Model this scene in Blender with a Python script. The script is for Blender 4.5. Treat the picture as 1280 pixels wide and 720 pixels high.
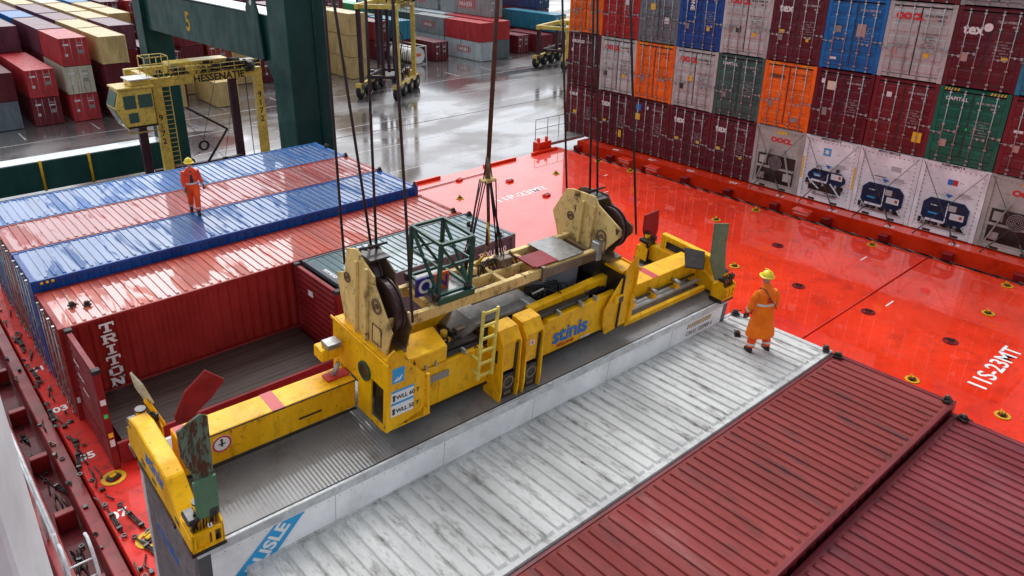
import bpy, bmesh, math, random
from mathutils import Vector, Matrix, Euler
R = math.radians; PI = math.pi
for o in list(bpy.data.objects): bpy.data.objects.remove(o)
sc = bpy.context.scene; col = sc.collection
# ---------------------------------------------------------------- camera, sky, sun, exposure
CAM = Vector((-2.54533, -8.48171, 11.52233)); CROT = Euler((1.171782, -0.00775, -0.713892), 'XYZ')
cd = bpy.data.cameras.new('camera'); cam = bpy.data.objects.new('camera', cd); col.objects.link(cam)
cam.location = CAM; cam.rotation_euler = CROT
cd.sensor_width = 36; cd.lens = 940.1052/1280*36; cd.shift_x = 19.33/1280; cd.shift_y = -59.7/1280
cd.clip_start = .1; cd.clip_end = 3000; sc.camera = cam
CM = CROT.to_matrix()
def ray(u, v): return CM @ Vector(((u-640+19.33)/940.105, -(v-360+59.7)/940.105, -1.0))
w = bpy.data.worlds.new('World'); sc.world = w; w.use_nodes = True
nt = w.node_tree; bg = nt.nodes['Background']; sky = nt.nodes.new('ShaderNodeTexSky'); sky.sky_type = 'NISHITA'
SUN_EL, SUN_AZ = 52, 22
sky.sun_disc = False; sky.sun_elevation = R(SUN_EL); sky.sun_rotation = R(SUN_AZ); sky.air_density = 1.0; sky.dust_density = 4.0; sky.ozone_density = 1.0
hs = nt.nodes.new('ShaderNodeHueSaturation'); hs.inputs['Saturation'].default_value = .20; hs.inputs['Value'].default_value = 1.0
nt.links.new(sky.outputs[0], hs.inputs['Color'])
tcw = nt.nodes.new('ShaderNodeTexCoord'); nzw = nt.nodes.new('ShaderNodeTexNoise'); nzw.inputs['Scale'].default_value = 2.6; nzw.inputs['Detail'].default_value = 5
rmw = nt.nodes.new('ShaderNodeMapRange'); rmw.inputs['From Min'].default_value = .3; rmw.inputs['From Max'].default_value = .7; rmw.inputs['To Min'].default_value = .72; rmw.inputs['To Max'].default_value = 1.25
mxw = nt.nodes.new('ShaderNodeMix'); mxw.data_type = 'RGBA'; mxw.blend_type = 'MULTIPLY'; mxw.inputs[0].default_value = 1
nt.links.new(tcw.outputs['Generated'], nzw.inputs['Vector']); nt.links.new(nzw.outputs[0], rmw.inputs['Value']); nt.links.new(hs.outputs[0], mxw.inputs[6]); nt.links.new(rmw.outputs[0], mxw.inputs[7])
tw = nt.nodes.new('ShaderNodeMix'); tw.data_type = 'RGBA'; tw.blend_type = 'MULTIPLY'; tw.inputs[0].default_value = 1; tw.inputs[7].default_value = (.965, .995, 1.04, 1); nt.links.new(mxw.outputs[2], tw.inputs[6])
nt.links.new(tw.outputs[2], bg.inputs['Color']); bg.inputs['Strength'].default_value = 0.15
sl = bpy.data.lights.new('sun', 'SUN'); sun = bpy.data.objects.new('sun', sl); col.objects.link(sun)
sl.energy = 0.7; sl.angle = R(60); sl.color = (1, .98, .96)
_az = R(SUN_AZ); _d = Vector((math.sin(_az)*math.cos(R(SUN_EL)), math.cos(_az)*math.cos(R(SUN_EL)), math.sin(R(SUN_EL))))
sun.rotation_euler = _d.to_track_quat('Z', 'Y').to_euler()
sc.view_settings.view_transform = 'Standard'; sc.view_settings.look = 'None'; sc.view_settings.gamma = 1; sc.view_settings.exposure = 0.55
sc.render.engine = 'CYCLES'
# ---------------------------------------------------------------- materials
MATS = {}
def nodes(m): m.use_nodes = True; return m.node_tree
def paint(name, color, rough=.5, metal=0., wear=.25, dirt=(.05, .04, .035), coat=0., scale=1.0, rust=0., stretch=(1, 1, 1), wetpatch=None, coat_r=.06, bump=.0, seed=0., cior=1.5):
    """painted metal: mottled paint, dirt, rust spots, a wet coat that may come in patches"""
    if name in MATS: return MATS[name]
    m = bpy.data.materials.new(name); t = nodes(m); N = t.nodes; Lk = t.links; b = N['Principled BSDF']
    tc = N.new('ShaderNodeTexCoord'); oi = N.new('ShaderNodeObjectInfo'); ml = N.new('ShaderNodeVectorMath'); ml.operation = 'SCALE'; ml.inputs['Scale'].default_value = 37
    cmb = N.new('ShaderNodeCombineXYZ'); ad = N.new('ShaderNodeVectorMath'); ad.operation = 'ADD'
    for k in range(3): Lk.new(oi.outputs['Random'], cmb.inputs[k])
    Lk.new(cmb.outputs[0], ml.inputs[0]); Lk.new(tc.outputs['Object'], ad.inputs[0]); Lk.new(ml.outputs[0], ad.inputs[1])
    mp = N.new('ShaderNodeMapping'); mp.inputs['Scale'].default_value = stretch; mp.inputs['Location'].default_value = (seed, seed*.7, seed*.3); Lk.new(ad.outputs[0], mp.inputs[0])
    def noise(sc_, det=6, rgh=.6, dist=0.):
        n = N.new('ShaderNodeTexNoise'); n.inputs['Scale'].default_value = sc_; n.inputs['Detail'].default_value = det; n.inputs['Roughness'].default_value = rgh; n.inputs['Distortion'].default_value = dist
        Lk.new(mp.outputs[0], n.inputs['Vector']); return n.outputs[0]
    def rng(src, a, b_, c, d):
        n = N.new('ShaderNodeMapRange'); Lk.new(src, n.inputs['Value'])
        for k, v in zip(('From Min', 'From Max', 'To Min', 'To Max'), (a, b_, c, d)): n.inputs[k].default_value = v
        return n.outputs[0]
    def mix(f, A, B, mode='MIX'):
        n = N.new('ShaderNodeMix'); n.data_type = 'RGBA'; n.blend_type = mode
        if isinstance(f, float): n.inputs[0].default_value = f
        else: Lk.new(f, n.inputs[0])
        for s, v in ((6, A), (7, B)):
            if isinstance(v, tuple): n.inputs[s].default_value = (*v, 1)
            else: Lk.new(v, n.inputs[s])
        return n.outputs[2]
    c2 = tuple(min(1, x*1.25+.01) for x in color); c1 = tuple(x*.78 for x in color)
    base = mix(rng(noise(.9*scale), .3, .7, 0, 1), c1, c2)
    if wear: base = mix(rng(noise(3.1*scale, 9, .72), .52, .78, 0, wear*1.6), base, dirt)
    if wear: base = mix(rng(noise(14*scale, 4, .6), .55, .8, 0, wear), base, tuple(x*.55 for x in color))
    if rust: base = mix(rng(noise(5.5*scale, 10, .75, .3), .66-.2*rust, .70-.2*rust, 0, 1), base, (.075, .03, .014))
    Lk.new(base, b.inputs['Base Color']); b.inputs['Metallic'].default_value = metal; b.inputs['Specular IOR Level'].default_value = .22
    Lk.new(rng(noise(2.2*scale), .25, .75, max(.03, rough-.14), min(1, rough+.16)), b.inputs['Roughness'])
    if wetpatch is not None:
        Lk.new(rng(noise(wetpatch[0], 7, .62, .6), wetpatch[1], wetpatch[2], wetpatch[3] if len(wetpatch) > 3 else 0, 1), b.inputs['Coat Weight'])
    else: b.inputs['Coat Weight'].default_value = coat
    b.inputs['Coat Roughness'].default_value = coat_r; b.inputs['Coat IOR'].default_value = cior
    if bump:
        bp = N.new('ShaderNodeBump'); bp.inputs['Strength'].default_value = bump; bp.inputs['Distance'].default_value = .02
        Lk.new(noise(1.1*scale, 3), bp.inputs['Height']); Lk.new(bp.outputs[0], b.inputs['Normal'])
        Lk.new(bp.outputs[0], b.inputs['Coat Normal'])
    MATS[name] = m; return m
def plain(name, color, rough=.5, metal=0., spec=None):
    return paint(name, color, rough, metal, wear=.12, scale=2.0)
def flat(name, color, rough=.45):
    if name in MATS: return MATS[name]
    m = bpy.data.materials.new(name); t = nodes(m); b = t.nodes['Principled BSDF']; b.inputs['Base Color'].default_value = (*color, 1); b.inputs['Roughness'].default_value = rough
    MATS[name] = m; return m
COL = dict(maroon=(.110, .008, .016), maroon2=(.16, .012, .018), orange=(.88, .14, .006), red=(.36, .018, .018), brick=(.30, .035, .022), grey=(.47, .48, .46), steel=(.26, .28, .28),
           royal=(.004, .055, .27), azure=(.006, .14, .42), green=(.003, .12, .075), sage=(.045, .10, .085), tan=(.56, .40, .17), beige=(.55, .50, .38), teal=(.02, .20, .30),
           white=(.72, .73, .72), purple=(.13, .035, .06), navy=(.02, .05, .14), crimson=(.45, .03, .035), slate=(.14, .17, .19), paleg=(.45, .50, .52), lime=(.05, .40, .16))
def cmat(k): return paint('container_paint_'+k, COL[k], .42, wear=.38, coat=.2, scale=1.1, rust=.16, coat_r=.12, stretch=(1.3, 1.3, .4))
zinc = paint('galvanised_steel', (.42, .43, .43), .4, .6, wear=.3, scale=4)
dark = paint('dark_steel', (.028, .026, .028), .5, .3, wear=.3, dirt=(.09, .05, .03), scale=3)
rubber = paint('black_rubber', (.018, .018, .018), .7, wear=.2, scale=3)
wht = flat('white_lettering', (.78, .78, .76)); blk = flat('black_lettering', (.02, .02, .02))
yel_l = flat('yellow_sticker', (.80, .50, .02)); red_l = flat('red_lettering', (.62, .02, .03)); blu_l = flat('blue_lettering', (.01, .16, .52))
sky_l = flat('light_blue_sticker', (.02, .33, .66)); seal = flat('rubber_seal', (.03, .03, .03)); grn_l = flat('green_sticker', (.03, .6, .15))
redm = flat('red_marking', (.5, .03, .03))
YEL = paint('spreader_yellow', (.95, .44, .0), .42, wear=.42, dirt=(.09, .04, .010), coat=.04, scale=2.1, rust=.26, stretch=(1.1, 1.1, .55), coat_r=.10)
CREAM = paint('headblock_cream', (.70, .50, .19), .5, wear=1., dirt=(.10, .05, .018), coat=.05, scale=.75, rust=.38, stretch=(1.3, 1.3, .8))
RUSTY = paint('rusty_grimy_steel', (.16, .10, .055), .5, .2, wear=.6, dirt=(.03, .022, .018), coat=.5, scale=2.4, rust=.4)
CGREEN = paint('cage_green', (.004, .065, .042), .4, wear=.3, coat=.4, scale=3)
GRIME = paint('greasy_black', (.022, .019, .017), .35, .3, wear=.3, dirt=(.10, .06, .03), scale=4, coat=.4)
TREAD = paint('tread_plate', (.24, .24, .23), .38, .5, wear=.4, scale=5, coat=.5)
# ---------------------------------------------------------------- mesh helpers
class MB:
    def __init__(s): s.bm = bmesh.new(); s.mats = []
    def mi(s, m):
        if m not in s.mats: s.mats.append(m)
        return s.mats.index(m)
    def face(s, pts, m):
        try: f = s.bm.faces.new([s.bm.verts.new(p) for p in pts])
        except ValueError: return
        f.material_index = s.mi(m); return f
    def box(s, x0, x1, y0, y1, z0, z1, m, bev=0., skip=''):
        if x0 > x1: x0, x1 = x1, x0
        if y0 > y1: y0, y1 = y1, y0
        if z0 > z1: z0, z1 = z1, z0
        v = [s.bm.verts.new(p) for p in ((x0,y0,z0),(x1,y0,z0),(x1,y1,z0),(x0,y1,z0),(x0,y0,z1),(x1,y0,z1),(x1,y1,z1),(x0,y1,z1))]
        k = s.mi(m); fs = []
        for nm, q in (('b',(0,3,2,1)),('t',(4,5,6,7)),('f',(0,1,5,4)),('r',(1,2,6,5)),('k',(2,3,7,6)),('l',(3,0,4,7))):
            if nm in skip: continue
            f = s.bm.faces.new([v[i] for i in q]); f.material_index = k; fs.append(f)
        if bev:
            es = list({e for f in fs for e in f.edges}); r = bmesh.ops.bevel(s.bm, geom=es, offset=bev, segments=1, affect='EDGES', profile=.5)
            for f in r['faces']: f.material_index = k
        return s
    def prism(s, pts, vec, m, bev=0.):
        vec = Vector(vec); pts = [Vector(p) for p in pts]; k = s.mi(m)
        a = [s.bm.verts.new(p) for p in pts]; b = [s.bm.verts.new(p+vec) for p in pts]; n = len(pts)
        fs = [s.bm.faces.new(a), s.bm.faces.new(b[::-1])]
        for i in range(n): fs.append(s.bm.faces.new((a[i], b[i], b[(i+1) % n], a[(i+1) % n])))
        for f in fs: f.material_index = k
        bmesh.ops.recalc_face_normals(s.bm, faces=fs)
        if bev:
            es = list({e for f in fs for e in f.edges}); r = bmesh.ops.bevel(s.bm, geom=es, offset=bev, segments=1, affect='EDGES')
            for f in r['faces']: f.material_index = k
        return s
    def tube(s, pts, r, m, n=8, cap=True, r2=None):
        pts = [Vector(p) for p in pts]; k = s.mi(m); rings = []
        for i, p in enumerate(pts):
            d = (pts[min(i+1, len(pts)-1)]-pts[max(i-1, 0)]).normalized()
            u = d.cross(Vector((0, 0, 1)) if abs(d.z) < .95 else Vector((1, 0, 0))).normalized(); v = d.cross(u)
            rr = r if r2 is None else r+(r2-r)*i/(len(pts)-1)
            rings.append([s.bm.verts.new(p+(u*math.cos(2*PI*j/n)+v*math.sin(2*PI*j/n))*rr) for j in range(n)])
        for a, b in zip(rings, rings[1:]):
            for j in range(n):
                f = s.bm.faces.new((a[j], a[(j+1) % n], b[(j+1) % n], b[j])); f.material_index = k; f.smooth = True
        if cap:
            for q in (rings[0][::-1], rings[-1]): f = s.bm.faces.new(q); f.material_index = k
        return s
    def bar(s, p, q, wd, ht, m):
        p = Vector(p); q = Vector(q); d = (q-p); u = d.cross(Vector((0, 0, 1)) if abs(d.normalized().z) < .95 else Vector((0, 1, 0))).normalized()*wd/2; v = d.cross(u).normalized()*ht/2
        return s.prism([p-u-v, p+u-v, p+u+v, p-u+v], d, m)
    def ring(s, c, axis, r0, r1, wdt, m, n=24):
        c = Vector(c); ax = Vector(axis).normalized(); u = ax.orthogonal().normalized(); v = ax.cross(u); k = s.mi(m)
        P = lambda r, a, h: s.bm.verts.new(c+ax*h+(u*math.cos(a)+v*math.sin(a))*r)
        R4 = [[P(r, 2*PI*i/n, h) for (r, h) in ((r0, -wdt/2), (r1, -wdt/2), (r1, wdt/2), (r0, wdt/2))] for i in range(n)]
        for i in range(n):
            a, b = R4[i], R4[(i+1) % n]
            for j in range(4):
                f = s.bm.faces.new((a[j], a[(j+1) % 4], b[(j+1) % 4], b[j])); f.material_index = k
        return s
    def disc(s, c, axis, r, wdt, m, n=24):
        ax = Vector(axis).normalized(); c = Vector(c); return s.tube([c-ax*wdt/2, c+ax*wdt/2], r, m, n)
    def build(s, name, parent=None, loc=(0, 0, 0), rot=None, smooth=False, recalc=True):
        if recalc: bmesh.ops.recalc_face_normals(s.bm, faces=s.bm.faces)
        me = bpy.data.meshes.new(name); s.bm.to_mesh(me); s.bm.free()
        for m in s.mats: me.materials.append(m)
        o = bpy.data.objects.new(name, me); col.objects.link(o); o.location = loc
        if rot is not None: o.rotation_euler = rot
        if parent: o.parent = parent
        return o
def tag(o, label, cat, group=None):
    o['label'] = label; o['category'] = cat
    if group: o['group'] = group
    return o
def empty(name, loc=(0, 0, 0), rot=(0, 0, 0)):
    o = bpy.data.objects.new(name, None); o.empty_display_size = .3; col.objects.link(o); o.location = loc; o.rotation_euler = rot; return o
def struct(o, kind='structure'): o['kind'] = kind; return o
KIDS = {}
def copy_tree(o, parent=None):
    c = o.copy(); col.objects.link(c)
    if parent: c.parent = parent
    for ch in [x for x in bpy.data.objects if x.parent == o]: copy_tree(ch, c)
    return c
FACE = {'-x': Matrix(((0, 0, -1), (-1, 0, 0), (0, 1, 0))), '-y': Matrix(((1, 0, 0), (0, 0, -1), (0, 1, 0))), 'top': Matrix.Identity(3), 'topx': Matrix(((0, 1, 0), (-1, 0, 0), (0, 0, 1)))}
TC = {}
def text_mesh(s, size, mat, bold=0., ext=.0015, shear=0., align='LEFT', spacing=1., xs=1.):
    key = (s, round(size, 3), mat.name, bold, ext, shear, align, xs)
    if key in TC: return TC[key]
    cu = bpy.data.curves.new('lettering', 'FONT'); cu.body = s; cu.size = size; cu.offset = bold; cu.extrude = ext; cu.shear = shear; cu.align_x = align; cu.space_character = spacing; cu.resolution_u = 3
    ob = bpy.data.objects.new('tmp', cu); col.objects.link(ob)
    me = bpy.data.meshes.new_from_object(ob); bpy.data.objects.remove(ob); me.materials.clear(); me.materials.append(mat); me.name = 'lettering'
    if xs != 1.: me.transform(Matrix.Diagonal((xs, 1, 1, 1)))
    TC[key] = me; return me
def text(s, size, mat, face, loc, parent=None, name='lettering', rot=0., **k):
    o = bpy.data.objects.new(name, text_mesh(s, size, mat, **k)); col.objects.link(o)
    Mx = FACE[face].to_4x4() @ Matrix.Rotation(rot, 4, 'Z'); Mx.translation = Vector(loc); o.matrix_local = Mx
    if parent: o.parent = parent
    return o
def joined_text(items, name, parent):
    """items: (string,size,mat,face,loc,kw) -> one mesh"""
    bm = bmesh.new(); mats = []
    for s, size, mat, face, loc, kw in items:
        kw = dict(kw); rot = kw.pop('rot', 0.); me = text_mesh(s, size, mat, **kw)
        Mx = FACE[face].to_4x4() @ Matrix.Rotation(rot, 4, 'Z'); Mx.translation = Vector(loc)
        n0 = len(bm.faces); nv = len(bm.verts); bm.from_mesh(me); bm.verts.ensure_lookup_table(); bm.faces.ensure_lookup_table()
        for v in bm.verts[nv:]: v.co = Mx @ v.co
        if mat not in mats: mats.append(mat)
        for f in bm.faces[n0:]: f.material_index = mats.index(mat)
    me = bpy.data.meshes.new(name); bm.to_mesh(me); bm.free()
    for m in mats: me.materials.append(m)
    o = bpy.data.objects.new(name, me); col.objects.link(o); o.parent = parent; return o
#==SETTING==
# ---------------------------------------------------------------- setting: quay, water, deck
def wet_asphalt():
    m = bpy.data.materials.new('wet_asphalt'); t = nodes(m); N = t.nodes; Lk = t.links; b = N['Principled BSDF']
    tc = N.new('ShaderNodeTexCoord'); mp = N.new('ShaderNodeMapping'); Lk.new(tc.outputs['Object'], mp.inputs[0])
    def noise(s, det=6, r=.6, st=(1, 1, 1), dist=0):
        mq = N.new('ShaderNodeMapping'); mq.inputs['Scale'].default_value = st; Lk.new(mp.outputs[0], mq.inputs[0])
        n = N.new('ShaderNodeTexNoise'); n.inputs['Scale'].default_value = s; n.inputs['Detail'].default_value = det; n.inputs['Roughness'].default_value = r; n.inputs['Distortion'].default_value = dist
        Lk.new(mq.outputs[0], n.inputs['Vector']); return n.outputs[0]
    def rng(src, a, b_, c, d):
        n = N.new('ShaderNodeMapRange'); Lk.new(src, n.inputs['Value'])
        for k, v in zip(('From Min', 'From Max', 'To Min', 'To Max'), (a, b_, c, d)): n.inputs[k].default_value = v
        return n.outputs[0]
    def mix(f, A, B):
        n = N.new('ShaderNodeMix'); n.data_type = 'RGBA'; Lk.new(f, n.inputs[0])
        for s, v in ((6, A), (7, B)):
            if isinstance(v, tuple): n.inputs[s].default_value = (*v, 1)
            else: Lk.new(v, n.inputs[s])
        return n.outputs[2]
    c = mix(rng(noise(.12), .3, .7, 0, 1), (.095, .082, .080), (.15, .138, .135))
    c = mix(rng(noise(.5, 8, .7, (1, .25, 1)), .5, .7, 0, .8), c, (.11, .07, .062))
    c = mix(rng(noise(6, 4), .4, .7, 0, .5), c, (.035, .032, .032))
    Lk.new(c, b.inputs['Base Color'])
    puddle = rng(noise(.07, 6, .55, (1, 1.6, 1), .6), .44, .56, 0, 1)
    rr = N.new('ShaderNodeMapRange'); Lk.new(puddle, rr.inputs['Value']); rr.inputs['To Min'].default_value = .40; rr.inputs['To Max'].default_value = .10
    Lk.new(rr.outputs[0], b.inputs['Roughness'])
    cw = N.new('ShaderNodeMapRange'); Lk.new(puddle, cw.inputs['Value']); cw.inputs['To Min'].default_value = .30; cw.inputs['To Max'].default_value = 1.0
    Lk.new(cw.outputs[0], b.inputs['Coat Weight']); b.inputs['Coat Roughness'].default_value = .1; b.inputs['Coat IOR'].default_value = 1.75
    bp = N.new('ShaderNodeBump'); bp.inputs['Distance'].default_value = .02; bp.inputs['Strength'].default_value = .12; Lk.new(noise(3, 5), bp.inputs['Height']); Lk.new(bp.outputs[0], b.inputs['Normal'])
    return m
QZ = -6.8
asph = wet_asphalt()
q = MB(); q.box(-400, 900, 23.5, 1500, QZ-6, QZ, asph); struct(q.build('quay_ground'))
q = MB(); q.box(-400, 900, -800, 23.5, QZ-6.5, QZ-3.2, paint('harbour_water', (.03, .045, .045), .08, wear=0, scale=.3, bump=.5)); struct(q.build('water'))
line_m = paint('worn_road_paint', (.42, .42, .42), .4, wear=.9, dirt=(.1, .09, .09), scale=1.2, coat=.5)
q = MB()
for yy in (27.2, 32.5, 33.3, 40, 46.5, 54.5, 61, 67.5):
    q.box(-60, 180, yy, yy+.13, QZ, QZ+.004, line_m)
for k in range(14): q.box(-10+k*6.2, -9.85+k*6.2, 69, 72, QZ, QZ+.004, line_m)
struct(q.build('road_markings'))
q = MB()
for yy in (29.05, 51.9): q.box(-60, 180, yy-.06, yy+.06, QZ, QZ+.012, dark)
struct(q.build('ground_strip'))
DECK = paint('wet_red_deck', (.88, .030, .0006), .34, wear=.5, dirt=(.34, .012, .003), coat=1., scale=.45, coat_r=.03, bump=.05, cior=1.68)
DECKN = paint('worn_shaded_red_deck', (.62, .010, .002), .6, wear=.9, dirt=(.16, .008, .004), coat=.12, scale=1.1, coat_r=.05, rust=.10)  # near hatch: worn red, also darkened and dulled for shade and blocked sky glare
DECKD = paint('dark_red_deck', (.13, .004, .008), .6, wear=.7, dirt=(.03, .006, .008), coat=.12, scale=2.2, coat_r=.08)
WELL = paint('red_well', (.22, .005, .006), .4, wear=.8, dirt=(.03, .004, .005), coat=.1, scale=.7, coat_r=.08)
q = MB()
for (x0, x1) in ((-.62, 12.72), (12.76, 26.9)):
    for (y0, y1) in ((-30, .36), (.42, 20.0)):
        q.box(x0, x1, y0, y1, -.42, 0, DECK if x0 > 1 else DECKN, bev=.012)
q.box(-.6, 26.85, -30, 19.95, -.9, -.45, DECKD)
q.box(28.35, 44, -30, 20, -.9, .12, DECK)
q.box(26.9, 28.35, -30, 20.4, -.95, -.75, DECKD)
struct(q.build('deck_floor'))
q = MB()   # lower deck, coamings and the hull below
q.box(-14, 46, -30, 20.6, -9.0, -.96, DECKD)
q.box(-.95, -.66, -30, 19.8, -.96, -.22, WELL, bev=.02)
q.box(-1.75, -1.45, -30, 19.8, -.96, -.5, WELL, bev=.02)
for k in range(18):
    y = -22+k*2.458
    q.box(28.0, 28.345, y-.18, y+.18, -.74, -.1, WELL, bev=.02)
    q.box(27.0, 27.25, y+.9, y+1.3, -.74, -.25, WELL, bev=.02)
    q.box(-1.4, -1.0, y-.1, y+.1, -.96, -.5, WELL, bev=.02)
struct(q.build('lower_deck_floor'))
q = MB()   # raised red upstands along the outer deck edge
for (a, b_) in ((16.9, 18.4), (21.2, 23.4), (24.6, 26.5)): q.box(a, b_, 19.72, 19.88, .003, .14, DECK, bev=.01)
q.tube([(12.8, 18.85, .03), (20.6, 18.95, .03)], .02, dark, 6)
struct(q.build('floor_trim'))
# deck lettering
for s, x, y in (('11S-23MT', 18.62, -4.22), ('11P-23MT', 18.3, 15.3)):
    o = text(s, .66, wht, 'top', (x, y, .003), name='floor_marking', bold=.010, ext=.001, xs=1.16); struct(o)
q = MB()
for (x0, y0, ln, along) in ((16.3, 8.9, .35, 1), (22.9, 13.2, .4, 1), (21.6, -.35, .55, 1), (20.9, 17.6, .25, 1), (16.5, 15.1, .3, 1), (24.9, 14.9, .3, 1), (15.9, -6.1, .3, 1), (24.6, 1.9, .5, 1)):
    q.box(x0, x0+ln, y0, y0+.05, .001, .005, wht)
struct(q.build('floor_marking'))
its = []
for k, s in enumerate(('09', '07', '05', '03', '01', '00', '02', '04')):
    its.append((s, .34, wht, 'topx', (28.5, 17.55-k*2.458, .123), dict(bold=.008, ext=.001, xs=1.2)))
for k, s in enumerate(('01', '03', '05', '07', '09')):
    its.append((s, .36, wht, 'top', (-.58, 13.2-k*2.44, .003), dict(bold=.01, ext=.001)))
tr = joined_text(its, 'floor_marking', None); struct(tr)
#==DECKGEAR==
# ---------------------------------------------------------------- deck sockets
SOCKM = paint('socket_yellow', (.62, .36, .01), .5, wear=.5, scale=5, rust=.3)
def socket_yellow():
    r = empty('deck_socket'); m = MB(); m.ring((0, 0, .012), (0, 0, 1), .17, .26, .016, SOCKM, 28); m.build('ring', r)
    m = MB(); m.box(-.13, .13, -.1, .1, .004, .05, GRIME, bev=.01); m.box(-.07, .07, -.045, .045, .051, .1, SOCKM, bev=.012); m.box(-.05, .12, .05, .075, .051, .12, SOCKM); m.build('lock_body', r); return r
def socket_red():
    r = empty('deck_socket'); m = MB(); m.box(-.2, .2, -.13, .13, .003, .11, DECK, bev=.012); m.build('base', r)
    m = MB()
    for s in (-1, 1): m.box(s*.1-.055, s*.1+.055, -.06, .06, .111, .125, seal)
    m.build('slot', r); return r
def socket_dark():
    r = empty('deck_socket'); m = MB(); m.ring((0, 0, .015), (0, 0, 1), .16, .24, .022, DECKD, 20); m.build('ring', r)
    m = MB(); m.box(-.16, .16, -.09, .09, .004, .05, DECKD, bev=.01); m.box(-.05, .05, -.12, .12, .051, .08, GRIME); m.build('lock_body', r); return r
P0 = dict(y=socket_yellow(), r=socket_red(), d=socket_dark()); used = set()
SOCK = [('y', -.15, 7.24, 'yellow ring socket on the red deck beside the open flat rack end'), ('y', -.15, 4.85, 'yellow ring socket on the red deck near the chains by the lifted container'),
 ('y', 17.78, -4.93, 'yellow deck socket below the white letters 11S'), ('y', 17.72, -2.73, 'yellow deck socket just past the corner of the white container roof and red roofs'),
 ('y', 23.63, -2.7, 'yellow deck socket on open red deck far right, above the 23MT lettering'), ('y', 20.49, 4.66, 'small yellow socket on red deck behind the man in orange coat'), ('y', 26.36, 7.37, 'yellow deck socket along the far hatch edge under the grey refrigerated container'),
 ('y', 24.01, 7.82, 'yellow socket on red deck between the upright flap and the far hatch edge'), ('y', 17.34, 16.87, 'yellow socket on the pale wet deck left of the hook cable'), ('y', 23.32, 16.69, 'yellow socket on the pale wet deck right of the white P-23MT'),
 ('y', 26.51, 16.73, 'yellow socket at far hatch edge below the leftmost dark red stack'), ('y', 26.51, 14.57, 'yellow socket at far hatch edge behind the right sheave housing'), ('y', 26.4, 2.3, 'yellow socket at far hatch edge below the white container with flag label'), ('y', 26.4, -2.4, 'yellow socket at the far hatch edge near the right picture border'),
 ('r', 20.69, 17.23, 'raised red box socket beside the hook cable, upper one'), ('r', 20.6, 14.6, 'raised red box socket right of the deck lettering, close to the right sheave housing'), ('r', 18.9, 18.9, 'raised red box socket at the outer deck edge with a thin bar'),
 ('d', 20.74, -.13, 'dark red socket beside the long deck seam right of the orange coat'), ('d', 20.76, 2.3, 'dark red socket on deck right of the yellow helmet'), ('d', 20.78, -2.6, 'dark red socket above the white letters 23MT'), ('d', 23.49, 4.67, 'dark red socket on deck at mid distance under the stack reflection'), ('d', 20.63, 9.8, 'dark red socket behind the right sheave housing wheel'), ('d', 17.9, 2.35, 'dark red socket beside the green upright flap')]
for k, x, y, lb in SOCK:
    o = P0[k] if k not in used else copy_tree(P0[k]); used.add(k); o.location = (x, y, 0); o.rotation_euler = (0, 0, (x*7.3 % 1)*.5); o.scale = ((1, 1, 1) if x < 1 else (.72, .72, 1.3) if k == 'y' else (.9, .9, 1))
    tag(o, lb, 'deck socket', 'sockets set in the red deck')
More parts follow.
